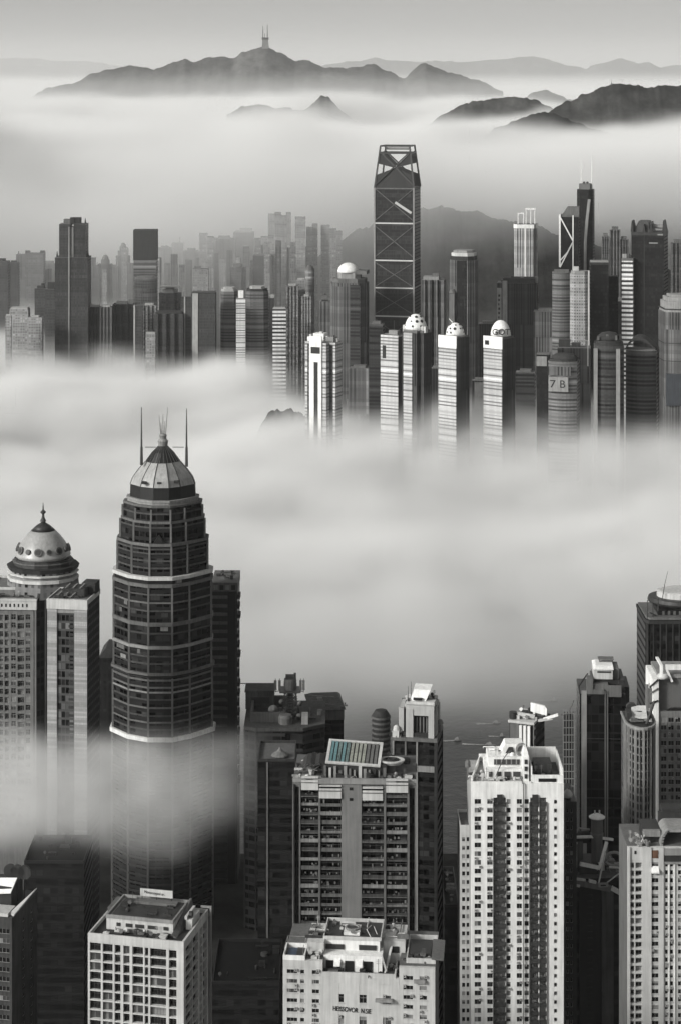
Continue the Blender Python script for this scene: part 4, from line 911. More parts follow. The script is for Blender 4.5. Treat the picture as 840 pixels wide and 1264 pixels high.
mb = MB(); mb.box(X(627), X(658), -.4, b.D, Z(893), Z(890)); b.part('roof_slab', mb, OFFW)
zt = Z(890)
mb = MB(); mb.panel([(X(649), 5, zt + 2.6), (X(668), 5, zt + 1.6), (X(668.5), 5, zt + 4.2), (X(666), 5, zt + 5.2), (X(649), 5, zt + 5.9)], 1.0); b.part('roof_sail', mb, WHITE)
mb = MB(); mb.bar((X(666), 4, zt + .6), (X(684), 3, zt + 3.2), 1.0); b.part('boom', mb, WHITE)
mb = MB(); mb.bar((X(660), 3, zt), (X(676), 4, zt + 1.2), .9); b.part('boom', mb, OFFW)
mb = MB(); mb.tube((X(636), 3, zt + 1.6), (X(655), 4, zt + .9), .9, 10); b.part('duct', mb, OFFW)
mb = MB(); mb.tube((X(631), 2, zt), (X(631), 2, zt + 2.6), 1.5, 12); b.part('water_tank', mb, DARK)
clutter(b, X(630), X(664), 2, 12, zt, 16, [OFFW, DARK, CONC, WHITE, MIDC], 71, 2.2, 2.6)

# hazy scaffold tower
b = Near('scaffold_tower', 'faint lattice scaffold tower standing in haze between the white and black towers', 694, 709, 1050, 8, 0, cat='tower')
X, Z = b.X, b.Z
mb = MB(); mb.box(X(696), X(707), 1, 7, 0, Z(884)); b.part('body', mb, MIDC)
mb = MB()
for px in (694.5, 698, 701.5, 705, 708.5): mb.box(X(px) - .15, X(px) + .15, 0, .5, 0, Z(876))
for i in range(34): mb.box(X(694.5), X(708.5), -.1, .4, Z(880 + i * 9) - .3, Z(880 + i * 9))
b.part('scaffold_frame', mb, STEEL)
mb = MB(); mb.bar((X(692), 2, Z(884)), (X(710), 2, Z(880)), .5); mb.bar((X(697), 2, Z(890)), (X(706), 2, Z(872)), .5); mb.bar((X(706), 2, Z(872)), (X(708), 2, Z(866)), .4); b.part('crane_arm', mb, CONC)

# ================================================================== black slab tower with the pale centre line
b = Near('office_tower', 'black slab tower with a pale vertical centre line and white machine house on top', 715, 771, 850, 22, 3, cat='skyscraper')
X, Z = b.X, b.Z
mb = MB(); mb.box(-b.W / 2, b.W / 2, .5, 22, 0, Z(857)); b.part('body', mb, facade('black_glass_slab', .012, .007, 3.8, 3, .93, .8, var=.8, rough=.12))
mb = MB(); mb.box(X(717), X(723.5), 0, .6, 0, Z(853)); b.part('pale_strip', mb, PALE)
for px in (745.5, 748.2):
    mb = MB(); mb.box(X(px), X(px + 1.5), -.3, .6, 0, Z(853)); b.part('centre_line', mb, CONC)
mb = MB(); mb.box(X(724), X(745), -.1, .6, Z(857), Z(851)); mb.box(X(750), X(766), -.1, .6, Z(860), Z(846)); b.part('spandrel', mb, CONC)
mb = MB(); mb.box(X(724), X(731), -.2, 5, Z(857), Z(838)); mb.box(X(731.2), X(750), .6, 20, Z(857), Z(845)); b.part('shoulder', mb, CONC)
mb = MB(); mb.box(X(763), X(770.5), 3, 20, Z(857), Z(842)); mb.box(X(771), X(777), 5, 21, 0, Z(852)); b.part('side_shoulder', mb, DARK)
mb = MB(); mb.box(X(733), X(766), 4, 19, Z(848), Z(842)); b.part('machine_base', mb, DARK)
mb = MB(); mb.box(X(733), X(756), 3, 16, Z(841), Z(829)); b.part('machine_house', mb, OFFW)
mb = MB(); mb.prism([(X(732.5), 2.6), (X(757), 2.6), (X(757), 16.4), (X(732.5), 16.4)], Z(829), Z(826.5), [(X(736), 6), (X(757), 6), (X(757), 15), (X(736), 15)]); b.part('machine_roof', mb, WHITE)
mb = MB(); mb.box(X(737), X(754), 2.85, 3.1, Z(833), Z(831)); b.part('vent', mb, MIDC)
mb = MB(); mb.box(X(756), X(764), 5, 15, Z(842), Z(829)); b.part('plant_room', mb, CONC)
mb = MB(); mb.box(X(740), X(759), 10, 14, Z(823), Z(821.6)); mb.box(X(741), X(742), 11, 13, Z(826), Z(823)); mb.box(X(757), X(758), 11, 13, Z(826), Z(823)); b.part('gantry', mb, CONC)
mb = MB(); mb.bar((X(714), 1, Z(848)), (X(727), 12, Z(842)), .4); mb.tube((X(714.5), 1, Z(857)), (X(714.5), 1, Z(847)), .2); b.part('railing', mb, MIDC)
for py in (912, 985):
    mb = MB(); mb.box(X(724), X(770), .3, .55, Z(py + .7), Z(py)); b.part('floor_line', mb, MIDC)
clutter(b, X(752), X(770), 2, 10, Z(857), 5, [CONC, MIDC], 81, 2.4, 2)

# ================================================================== cleaning-gantry tower in front
b = Near('office_block', 'dark block with broken looking white gantry frames and a lamp turret on its roof', 704, 770, 755, 24, -5)
X, Z = b.X, b.Z
zr = Z(1084)
mb = MB(); mb.box(-b.W / 2, b.W / 2, 0, 24, 0, zr); b.part('body', mb, facade('black_vertical_bays', .016, .008, 3.4, 3.4, .5, .5, var=1.2))
mb = MB(); mb.box(X(714), X(741), -.5, .1, 0, Z(1092)); b.part('recessed_bay', mb, BLACK)
for i in range(22):
    mb = MB(); py = 1103 + i * 7.6; mb.box(X(724), X(730), -.7, -.4, Z(py + 1.4), Z(py)); b.part('louvre', mb, MIDC)
mb = MB(); mb.box(X(741.5), X(756), -1, .05, 0, Z(1096)); b.part('pier', mb, plain('soot_concrete', .07, dirt=.5))
for i in range(16):
    for px in (705.5,):
        mb = MB(); py = 1098 + i * 9; mb.box(X(px), X(px + 3), -.5, .1, Z(py + 3), Z(py)); b.part('bay_window', mb, CONC if i < 5 else MIDC)
mb = MB(); mb.bar((X(702), -1, Z(1085)), (X(752), -1, Z(1096)), 1.7, 2.0); b.part('roof_edge', mb, CONC)
mb = MB(); mb.bar((X(753), -1, Z(1095)), (X(773), -2, Z(1106)), 1.4); b.part('roof_edge', mb, OFFW)
mb = MB(); mb.bar((X(703), -2.2, Z(1080)), (X(720), -2.2, Z(1083)), .9, .7); mb.bar((X(704), -2.3, Z(1088)), (X(713), -2.3, Z(1090)), .9, .7); mb.bar((X(724), -2.3, Z(1083.5)), (X(733), -2.3, Z(1086)), 1.1, .9); b.part('ledge', mb, OFFW)
mb = MB(); mb.box(X(736), X(748), -2.6, -1.9, Z(1092), Z(1087)); b.part('sign_box', mb, PALE)
mb = MB(); mb.box(X(738.5), X(745), -2.72, -2.58, Z(1090.5), Z(1088.8)); b.part('sign_slot', mb, INK)
# frames
mb = MB(); mb.bar((X(711), 2, Z(1072)), (X(716), 10, Z(1043)), .9); mb.bar((X(705), 4, Z(1068)), (X(713), 4, Z(1044)), .7); mb.bar((X(716), 2, Z(1068)), (X(741), 2, Z(1074)), 1.3, 1.1); mb.bar((X(741), 2, Z(1074)), (X(754), 8, Z(1050)), 1.0); mb.bar((X(712), 10, Z(1045)), (X(736), 10, Z(1045)), .8); mb.bar((X(736), 10, Z(1045)), (X(765), 12, Z(1052)), .8); b.part('gantry_frame', mb, WSTEEL)
mb = MB(); mb.bar((X(708), 6, Z(1046)), (X(720), 10, Z(1034)), .5); mb.bar((X(720), 10, Z(1034)), (X(734), 10, Z(1036)), .5); mb.bar((X(734), 6, Z(1088)), (X(752), 0, Z(1058)), .6); b.part('gantry_boom', mb, STEEL)
mb = MB(); mb.box(X(717), X(741), 4, 18, zr, Z(1076)); b.part('deck', mb, DARK)
mb = MB(); mb.box(X(716), X(727), 12, 18, zr, Z(1050)); mb.sm = False; b.part('plant_room', mb, CONC)
mb = MB(); mb.sm = True; mb.tube((X(716), 14, Z(1050)), (X(736), 14, Z(1050)), 2.2, 16); b.part('tank', mb, MIDC)
mb = MB(); mb.lathe([(2.1, zr), (2.1, Z(1046)), (2.4, Z(1045)), (2.4, Z(1042)), (2.2, Z(1041)), (2.2, Z(1023)), (2.5, Z(1022)), (1.2, Z(1019)), (.6, Z(1018))], 14, X(744), 11); t_ = b.part('turret', mb, CONC)
mb = MB(); mb.lathe([(2.9, Z(1022.6)), (3.0, Z(1021.4)), (1.6, Z(1018.6)), (.5, Z(1017.6))], 14, X(744), 11); b.part('turret_cap', mb, WHITE, t_)
for dx in (-.8, .9):
    mb = MB(); mb.tube((X(744) + dx, 11, Z(1019)), (X(744) + dx, 11, Z(1013.5)), .28, 6); b.part('lamp_post', mb, OFFW, t_)
mb = MB()
pts = [(X(760) + 3.2 * math.cos(a), 4, Z(1066) + 2.4 * math.sin(a)) for a in [i * math.pi / 8 for i in range(15)]]
for i in range(14): mb.tube(pts[i], pts[i + 1], .55, 8)
b.part('hose_reel', mb, PALE)
mb = MB(); mb.tube((X(752), 1, Z(1072)), (X(772), 1, Z(1074)), .4); mb.tube((X(748), 0, Z(1090)), (X(771), 0, Z(1074)), .25); mb.tube((X(737), -1, Z(1090)), (X(749), 3, Z(1055)), .3); b.part('pipe', mb, OFFW)
clutter(b, X(742), X(768), 3, 16, zr, 14, [CONC, PALE, MIDC, OFFW], 91, 2.2, 3); clutter(b, X(706), X(716), 2, 12, zr, 5, [CONC, MIDC, OFFW], 92, 1.8, 3)

# ================================================================== residential towers at the right edge
rib = plain('ribbed_render', .2, dirt=.4)
b = Near('apartment_tower', 'round fronted grey apartment tower with tilted white board on its rooftop', 775, 812, 770, 20, 0)
X, Z = b.X, b.Z
zt = Z(902)
arc = lambda n, r0=1.0, dy=0: [(X(793.5) + X(793.5 + 18.5 * r0) * 0 + (18.5 * r0) * b.k * math.sin(t) , 10 - 10 * r0 * math.cos(t) + dy) for t in [(-1 + 2 * i / n) * math.pi / 2 for i in range(n + 1)]]
mb = MB(); mb.prism(arc(12, .95, .4) + [(X(812), 20), (X(775), 20)], 0, zt); b.part('core', mb, facade('round_glass', .12, .013, 2.95, 1.6, .72, .6, var=2.2))
A = arc(12)
for i in range(13):
    x, y = A[i]; mb = MB(); w = .75 if i % 2 == 0 else .3; mb.box(x - w / 2, x + w / 2, y - .35, y + .9, 0, zt + .2); b.part('pier', mb, PALE if i % 2 == 0 else rib)
n = 0
while zt - n * 2.95 > Z(1270):
    mb = MB(); mb.prism(arc(12, .985) + [(X(812) - .3, 19), (X(775) + .3, 19)], zt - n * 2.95 - .55, zt - n * 2.95 - .05); b.part('floor_slab', mb, rib); n += 1
mb = MB(); mb.prism(arc(12, 1.06, -.1) + [(X(813), 20.5), (X(774), 20.5)], zt + .22, zt + 1.1); b.part('roof_rim', mb, PALE)
mb = MB(); mb.prism(arc(12, .96, .3) + [(X(811), 20), (X(776), 20)], zt + 1.1, zt + 1.2); b.part('roof_deck', mb, BLACK)
mb = MB(); mb.loft([[(X(781), 8, zt + 2.0), (X(801), 6, zt + 2.6), (X(801), 6, zt + 2.9), (X(781), 8, zt + 2.3)], [(X(786), 16, zt + 4.2), (X(803), 14, zt + 4.8), (X(803), 14, zt + 5.1), (X(786), 16, zt + 4.5)]]); b.part('tilted_board', mb, OFFW)
mb = MB(); mb.loft([[(X(786), 9, zt + 2.6), (X(796), 8, zt + 2.9), (X(796), 8, zt + 3.0), (X(786), 9, zt + 2.75)], [(X(788), 12, zt + 3.5), (X(797), 11, zt + 3.8), (X(797), 11, zt + 3.95), (X(788), 12, zt + 3.65)]]); b.part('board_marking', mb, MIDC)
mb = MB(); mb.box(X(777), X(783), 8, 14, zt + 1.2, zt + 4); b.part('roof_hut', mb, DARK)
mb = MB(); mb.bar((X(799), 4, zt + 1.2), (X(811), 8, zt + 8.5), .7); b.part('jib', mb, DARK)
mb = MB(); mb.sm = False; mb.loft([[(X(786) + 2 * math.cos(t), 15 + y, zt + 4 + 1.6 * math.sin(t)) for t in [2 * math.pi * i / 12 for i in range(12)]] for y in (0, 2)]); b.part('tank', mb, DARK)
clutter(b, X(783), X(808), 5, 16, zt + 1.2, 7, [OFFW, DARK, CONC, BLACK], 101, 2.2, 2.2)
b.finish()

b = Near('apartment_tower', 'grey apartment tower with white portal frame on top at the right edge', 805, 852, 800, 20, 0)
X, Z = b.X, b.Z
zt = Z(884)
grid(b, 'F', [(X(815), X(822), 'w'), (X(824), X(831), 'w'), (X(833), X(839), 'w'), (X(842), X(849), 'w')], X(812), X(852), Z(878), zt, Z(1270), 2.95, rib, T=1, sill=.6, wh=1.8, pw=(.7, .25, .05), ac=.3)
mb = MB(); mb.box(X(812), b.W / 2 - .02, 1, 20, 0, Z(878)); b.part('core', mb, CONC)
mb = MB(); mb.box(X(805), X(812) - .02, -.6, 19, 0, Z(838)); b.part('white_pier', mb, WHITE)
mb = MB(); mb.box(X(812), X(852), 2, 19, Z(878), Z(838)); b.part('blank_wall', mb, plain('blank_grey_wall', .11, dirt=.2))
mb = MB(); mb.box(X(812), X(852), 1.4, 20, Z(838), Z(834)); b.part('roof_slab', mb, PALE)
mb = MB(); mb.box(X(814), X(817.5), 0, 1.2, Z(838), Z(821)); mb.box(X(821), X(852), 0, 1.2, Z(827), Z(821)); mb.box(X(814), X(817.5), 1.2, 12, Z(823), Z(821.2)); b.part('portal_frame', mb, WHITE)
mb = MB(); mb.bar((X(822), .6, Z(826)), (X(829), .6, Z(842)), .8); b.part('brace', mb, WHITE)
mb = MB(); mb.sm = True; mb.lathe([(2.2, Z(838)), (2.4, Z(835)), (1.4, Z(832))], 12, X(818), 1); b.part('tank', mb, OFFW)
mb = MB(); mb.panel([(X(821) , .6, Z(884)), (X(852), .6, Z(884)), (X(852), .6, Z(875)), (X(828), .6, Z(875)), (X(822), .6, Z(878))], 1.2); b.part('dark_canopy', mb, BLACK)
for i, py in enumerate((848, 856, 868)):
    mb = MB(); mb.tube((X(804) - 1, -.6, Z(py)), (X(811), -.8, Z(py - 10 + i * 3)), .35, 6); b.part('pipe', mb, (MIDC, CONC, BLACK)[i])
mb = MB(); mb.box(X(800), X(805), 2, 8, 0, Z(852)); b.part('service_shaft', mb, CONC)
mb = MB(); mb.tube((X(802), 3, Z(852)), (X(802), 3, Z(846)), .3); b.part('vent_pipe', mb, OFFW)
b.finish()

b = Near('office_tower', 'black tower with overhanging round roof and bent aerial at the right edge', 797, 872, 920, 30, 0, cat='skyscraper')
X, Z = b.X, b.Z
mb = MB(); mb.prism([(X(797), 3), (X(801), 0), (X(872), 0), (X(872), 30), (X(797), 30)], 0, Z(766)); b.part('body', mb, facade('black_ribbed_glass', .015, .007, 3.6, 2.6, .72, .6, var=1.6))
for px in (798, 805, 813.5, 821, 829, 837):
    mb = MB(); mb.box(X(px), X(px + 1.4), -.5, .6 if px > 800 else 3.2, 0, Z(770)); b.part('pier', mb, DARK if px % 2 else MIDC)
mb = MB(); mb.prism([(X(796), 3), (X(800), -.8), (X(872), -.8), (X(872), 30), (X(796), 30)], Z(770), Z(766)); b.part('cornice', mb, MIDC)
mb = MB(); mb.prism([(X(798), 4), (X(802), 1), (X(872), 1), (X(872), 29), (X(798), 29)], Z(766), Z(763.5)); b.part('terrace', mb, CONC)
mb = MB(); mb.box(X(814), X(872), 6, 26, Z(763.5), Z(757)); b.part('crown_wall', mb, BLACK)
mb = MB(); cxx, cyy = X(850), 15
mb.loft([[(cxx + 17.5 * r * math.cos(2 * math.pi * i / 40) * .92, cyy + 13 * r * math.sin(2 * math.pi * i / 40), z) for i in range(40)] for r, z in ((.8, Z(757)), (.98, Z(752)), (1, Z(750)), (.97, Z(746)), (.9, Z(745.5)))]); b.part('round_roof', mb, DARK)
mb = MB()
for i in range(5): mb.box(X(819 + i * 7), X(822 + i * 7), 5.6, 6.1, Z(763), Z(758.5))
b.part('louvre', mb, CONC)
mb = MB(); mb.loft([[(cxx + 12 * r * math.cos(2 * math.pi * i / 24), cyy + 9 * r * math.sin(2 * math.pi * i / 24), z) for i in range(24)] for r, z in ((1, Z(745.5)), (1, Z(739)), (.9, Z(738)))]); b.part('plant_room', mb, OFFW)
for px, y0, y1, r in ((799.5, 766, 743, .32), (806, 764, 741, .28), (813, 756, 740, .35)):
    mb = MB(); mb.tube((X(px), 3, Z(y0)), (X(px), 3, Z(y1)), r, 6, r * .6); b.part('mast', mb, DSTEEL)
mb = MB(); mb.tube((X(820), 8, Z(746)), (X(823), 8, Z(727)), .16, 6); mb.tube((X(823), 8, Z(727)), (X(827), 8, Z(710)), .13, 6, .06); b.part('bent_aerial', mb, DSTEEL)
mb = MB(); mb.bar((X(801), 2, Z(757)), (X(810), 5, Z(763)), .5); b.part('davit', mb, CONC)

b = Near('apartment_tower', 'cream white apartment tower with a rust brown panel in the bottom right corner', 774, 846, 690, 22, 0)
X, Z = b.X, b.Z
pm = plain('cream_render', .5, dirt=.25)
grid(b, 'F', [(X(777), X(782), 'g'), (X(783.5), X(791.5), 'g'), (X(803.5), X(812), 'w'), (X(820), X(823.5), 'w'), (X(826), X(830), 'w'), (X(836), X(840), 'w'), (X(842), X(845), 'w')], X(774), X(846), Z(1046), Z(1062), Z(1275), 2.6, pm, T=1.3, sill=.5, wh=1.45, rail=.75, pw=(.66, .26, .08), ac=.35)
mb = MB(); mb.box(-b.W / 2 + .02, b.W / 2 - .02, 1.3, 22, 0, Z(1046)); b.part('core', mb, CONC)
mb = MB(); mb.box(X(803.5), X(811.5), -.25, -.03, Z(1059), Z(1049.5)); b.part('brown_panel', mb, BROWN)
mb = MB(); mb.box(X(782), X(784.5), -.2, -.02, Z(1054), Z(1050)); b.part('porthole', mb, INK)
mb = MB(); mb.add([(X(803), -1.6, Z(1074)), (X(812), -1.6, Z(1074)), (X(812), -.0, Z(1069)), (X(803), -.0, Z(1069)), (X(803), -1.6, Z(1076)), (X(812), -1.6, Z(1076)), (X(812), -.0, Z(1076)), (X(803), -.0, Z(1076))], [(0, 1, 2, 3), (4, 7, 6, 5), (0, 4, 5, 1), (1, 5, 6, 2), (2, 6, 7, 3), (3, 7, 4, 0)]); b.part('hood', mb, WHITE)
for x0, x1 in ((774, 776.8), (791.8, 803), (812.4, 818)):
    mb = MB(); mb.box(X(x0), X(x1), -.5, -.07, 0, Z(1045.5)); b.part('pier', mb, pm)
mb = MB(); mb.box(X(819), X(846), -.7, -.08, Z(1055), Z(1047)); mb.box(X(819), X(846), -.6, -.08, Z(1066), Z(1063.5)); b.part('parapet', mb, PALE)
mb = MB(); mb.box(X(819), X(846), -.2, -.07, Z(1063.4), Z(1055.1)); b.part('recess', mb, DARK)
for px in (824.2, 831, 841):
    mb = MB(); mb.box(X(px), X(px + 1.2), -.4, .0, 0, Z(1066)); b.part('fin', mb, WHITE)
zt = Z(1046)
mb = MB(); mb.box(X(796), X(818), 5, 16, zt, Z(1032)); b.part('roof_house', mb, DARK)
mb = MB(); mb.box(X(795), X(816), 3, 5, Z(1037), Z(1030)); b.part('beam', mb, PALE)
mb = MB()
pr = lambda th: [(X(815) + (1 - math.cos(t)) * 3.0 * 1 + 0, zt + 5.4 * math.sin(t)) for t in [i * math.pi / 16 for i in range(9)]]
pts = pr(0)
for i in range(8):
    (x0, z0), (x1, z1) = pts[i], pts[i + 1]; mb.add([(x0, 1, z0), (x1, 1, z1), (x1, 12, z1), (x0, 12, z0), (x0 + .8, 1, z0), (x1 + .8, 1, z1 - .4), (x1 + .8, 12, z1 - .4), (x0 + .8, 12, z0)], [(0, 1, 5, 4), (3, 7, 6, 2), (0, 3, 2, 1), (4, 5, 6, 7)])
x1, z1 = pts[-1]; mb.box(x1, X(850), 1, 12, z1 - .8, z1); b.part('curved_canopy', mb, PALE)
mb = MB(); mb.box(X(819), X(850), 12.2, 14, Z(1046), Z(1019)); mb.box(X(824), X(850), 13, 19, Z(1022), Z(1016)); b.part('back_wall', mb, MIDC)
mb = MB()
for a_, c_ in (((790, 1046), (796, 1034)), ((792, 1034), (797, 1046)), ((784, 1043), (795, 1045))): mb.tube((X(a_[0]), 2, Z(a_[1])), (X(c_[0]), 2.5, Z(c_[1])), .2)
b.part('pipe', mb, OFFW)
clutter(b, X(778), X(800), 1, 8, zt, 9, [OFFW, CONC, PALE], 111, 1.6, 1.4)
b.finish()

# ghost cylinder on the waterfront
b = Near('round_tower', 'faint round banded tower standing by the water behind the teal skylight', 458, 482, 1190, 12, 0, cat='building')
X, Z = b.X, b.Z
RR = b.W / 2
mb = MB(); mb.lathe([(RR * .93, 0), (RR * .93, Z(886)), (RR * .6, Z(880)), (RR * .2, Z(879))], 24, 0, RR); b.part('body', mb, MIDC)
for i in range(9):
    mb = MB(); z = Z(887 + i * 6.2); mb.lathe([(RR, z - 1.1), (RR, z)], 24, 0, RR); b.part('floor_band', mb, CONC)

# dark podium blocks down in the canyons
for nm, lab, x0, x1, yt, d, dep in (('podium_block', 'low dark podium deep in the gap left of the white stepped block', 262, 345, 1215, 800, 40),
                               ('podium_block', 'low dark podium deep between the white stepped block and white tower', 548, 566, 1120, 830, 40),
                               ('office_block', 'dark block just below the low fog in front of the framed slab block', 30, 104, 1066, 872, 30)):  # podium raised to stand in for the shade on the slab's foot
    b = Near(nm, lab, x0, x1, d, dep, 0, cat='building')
    mb = MB(); mb.box(-b.W / 2, b.W / 2, 0, dep, 0, b.Z(yt)); b.part('body', mb, facade('soot_floors', .014, .008, 3.7, 3, .9, .6, var=.6, roof=.012, spec=.1))  # near-black floors and roof throughout
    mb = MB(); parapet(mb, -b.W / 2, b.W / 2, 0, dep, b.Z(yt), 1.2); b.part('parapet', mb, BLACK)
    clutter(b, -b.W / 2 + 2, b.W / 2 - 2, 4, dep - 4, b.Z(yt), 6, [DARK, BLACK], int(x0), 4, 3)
# ================================================================== the skyline across the fog: middle distance
FG = {}
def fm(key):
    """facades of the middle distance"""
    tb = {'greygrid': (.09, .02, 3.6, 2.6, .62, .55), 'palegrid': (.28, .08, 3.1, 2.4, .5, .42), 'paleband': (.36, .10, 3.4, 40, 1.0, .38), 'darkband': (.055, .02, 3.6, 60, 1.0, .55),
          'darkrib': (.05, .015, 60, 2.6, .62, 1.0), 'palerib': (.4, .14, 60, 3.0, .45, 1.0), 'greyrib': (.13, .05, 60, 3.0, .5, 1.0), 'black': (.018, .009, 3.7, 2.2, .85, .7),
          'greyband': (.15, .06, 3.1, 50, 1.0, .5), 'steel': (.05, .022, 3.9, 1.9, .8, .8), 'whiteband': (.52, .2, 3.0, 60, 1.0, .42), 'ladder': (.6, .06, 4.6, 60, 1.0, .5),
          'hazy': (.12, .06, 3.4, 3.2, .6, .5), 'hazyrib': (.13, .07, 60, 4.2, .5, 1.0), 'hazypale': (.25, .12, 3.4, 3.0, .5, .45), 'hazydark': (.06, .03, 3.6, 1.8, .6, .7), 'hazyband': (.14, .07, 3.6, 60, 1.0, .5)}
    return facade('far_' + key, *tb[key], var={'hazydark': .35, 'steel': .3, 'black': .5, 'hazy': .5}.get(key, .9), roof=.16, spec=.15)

T = Tower
# --- the tall braced tower
t = T('skyscraper*', 'tallest dark glass tower with pale cross bracing and an open tapering crown', 462, 520, 232, 2300, fm('steel'), 'box', 12, .95)
w, dp, s_ = t.w, t.dp, t.s
k2 = 1 / math.cos(R(12)); fx0 = 462; fw = 48.0          # front face spans 48 px
def fxp(px): return -w / 2 + (px - fx0) / fw * w
br = plain('pale_brace_metal', .5, dirt=.15)
yf = -dp / 2
for py in (233, 276, 322, 356, 391, 430):
    mb = MB(); mb.box(-w / 2 - .3, w / 2 + .3, yf - .9, yf + .2, t.Z(py) - .7, t.Z(py) + .7); mb.box(w / 2 - .2, w / 2 + .5, yf + .2, dp / 2, t.Z(py) - .4, t.Z(py) + .4); t.part('belt_beam', mb, br if py != 233 else CONC)
for y0, y1 in ((234, 272), (280, 317), (325, 354), (360, 388), (395, 428)):
    for a_, c_ in ((-1, 1), (1, -1)):
        mb = MB(); mb.bar((a_ * w * .47, yf - .45, t.Z(y0)), (c_ * w * .47, yf - .45, t.Z(y1)), .8, .7); t.part('diagonal_brace', mb, CONC)
mb = MB(); mb.bar((w * .03, yf - 1.1, t.Z(250)), (w * .44, yf - 1.1, t.Z(263)), .9, 2.6); t.part('brace_cladding', mb, OFFW)  # white reflection on the glass, put in as a pale bar
for x in (-w / 2, w / 2 - .2):
    mb = MB(); mb.box(x - .7, x + .9, yf - 1.0, yf + .5, 0, t.zt); t.part('corner_column', mb, STEEL if x < 0 else PALE)
mb = MB(); mb.box(-.5, .5, yf - .6, yf + .1, 0, t.Z(396)); t.part('centre_column', mb, CONC)
mb = MB(); mb.box(-w * .42, w * .42, yf - .5, yf + .1, t.Z(418) - .6, t.Z(418)); mb.box(-w * .45, w * .45, yf - .5, yf + .1, t.Z(440) - .5, t.Z(440)); t.part('belt_beam', mb, CONC)
# open crown: four leaning corner struts, top ring, front and back lattice panels
zb_, zt_ = t.zt, t.Z(180); q = .36
cb = [(-w / 2, yf), (w / 2, yf), (w / 2, dp / 2), (-w / 2, dp / 2)]; ct = [(x * .74 * (1.0), y * .74) for x, y in cb]
mb = MB()
for i in range(4):
    mb.bar((*cb[i], zb_), (*ct[i], zt_), 1.7); j = (i + 1) % 4
    mb.bar((*ct[i], zt_ - .6), (*ct[j], zt_ - .6), 1.9, 1.5); a0 = [cb[i][k] + (ct[i][k] - cb[i][k]) * .82 for k in (0, 1)]; a1 = [cb[j][k] + (ct[j][k] - cb[j][k]) * .82 for k in (0, 1)]
    mb.bar((*a0, zb_ + (zt_ - zb_) * .82), (*a1, zb_ + (zt_ - zb_) * .82), 2.2, 1.8)
t.part('crown_frame', mb, DSTEEL)
cw = plain('crown_cladding', .03, dirt=.2)
def lerp(a, c, k): return [a[i] + (c[i] - a[i]) * k for i in range(3)]
for sgn in (1, -1):
    L0, R0 = (cb[0][0], sgn * cb[0][1], zb_), (cb[1][0], sgn * cb[1][1], zb_); L1, R1 = (ct[0][0], sgn * ct[0][1], zt_), (ct[1][0], sgn * ct[1][1], zt_)
    LL = lambda k: lerp(L0, L1, k)
    RR_ = lambda k: lerp(R0, R1, k)
    Cn = lerp(LL(.47), RR_(.47), .5); th = lambda p: (p[0], p[1] + 1.0 * sgn, p[2])
    def slab(pts):
        n = len(pts); mb = MB(); mb.add(list(pts) + [th(p) for p in pts], [tuple(range(n)), tuple(range(n, 2 * n))[::-1]] + [(i, n + i, n + (i + 1) % n, (i + 1) % n) for i in range(n)]); t.part('crown_panel', mb, cw)
    slab([L0, R0, RR_(.30), lerp(RR_(.30), Cn, .35), Cn, lerp(LL(.30), Cn, .35), LL(.30)])
    slab([LL(.57), LL(.84), Cn, lerp(LL(.57), Cn, .45)]); slab([RR_(.84), RR_(.57), lerp(RR_(.57), Cn, .45), Cn])
    slab([LL(.84), RR_(.84), lerp(LL(.84), RR_(.84), .72), lerp(lerp(LL(.84), RR_(.84), .5), Cn, .12), lerp(LL(.84), RR_(.84), .28)])
    mb = MB(); f = lambda p: (p[0], p[1] - .5 * sgn, p[2])
    for a_, c_ in ((LL(.06), RR_(.86)), (RR_(.06), LL(.86))): mb.bar(f(a_), f(c_), 1.7, 1.5)
    t.part('crown_cross', mb, DSTEEL)
mb = MB(); mb.tube((-w * .3, 0, t.Z(184)), (w * .3, 0, t.Z(184)), 1.5, 10); t.part('roof_rig', mb, PALE)

# --- tall ones
t = T('skyscraper', 'dark faceted tower with a pale diagonal face and two white masts', 711, 736, 234, 2520, fm('black'), 'cham', 20, .9, crown=[('box', .7, 7, 0, CONC), ('mast', -.28, 34, .7, WSTEEL), ('mast', .4, 44, .7, WSTEEL)])
mb = MB(); y = -t.dp / 2 - .4; mb.loft([[(t.w * a, y, t.Z(py)), (t.w * a + 3.4, y, t.Z(py)), (t.w * a + 3.4, y + 1, t.Z(py)), (t.w * a, y + 1, t.Z(py))] for a, py in ((-.02, 345), (.0, 300), (.08, 275), (.24, 246))]); t.part('bright_facet', mb, PALE)  # pale strip bending up the front face
for dx in (-2, 2):
    mb = MB(); mb.box(dx - 1, dx + 1, -2, 2, t.zt, t.zt + 9); t.part('mast_base', mb, DARK)
t = T('skyscraper', 'white edged lattice tower with triangular bracing left of the twin masted tower', 690, 717, 268, 2480, fm('black'), 'box', 10, .7, crown=[('box', .9, 3, 0, CONC)])
yf = -t.dp / 2
mb = MB(); mb.box(-t.w / 2 - .5, -t.w / 2 + 1.6, yf - 1, yf + 1, t.Z(330), t.zt + 3); mb.box(t.w * .16, t.w * .16 + 1.4, yf - 1, yf + .5, t.Z(340), t.zt + 2); t.part('white_edge', mb, WSTEEL)
mb = MB()
for a_, c_ in (((-.46, 330), (.2, 298)), ((.2, 298), (-.46, 268)), ((.2, 298), (-.1, 312)), ((-.1, 312), (-.46, 322))): mb.bar((t.w * a_[0], yf - .6, t.Z(a_[1])), (t.w * c_[0], yf - .6, t.Z(c_[1])), 1.4, 1.4)
t.part('triangle_brace', mb, WSTEEL)
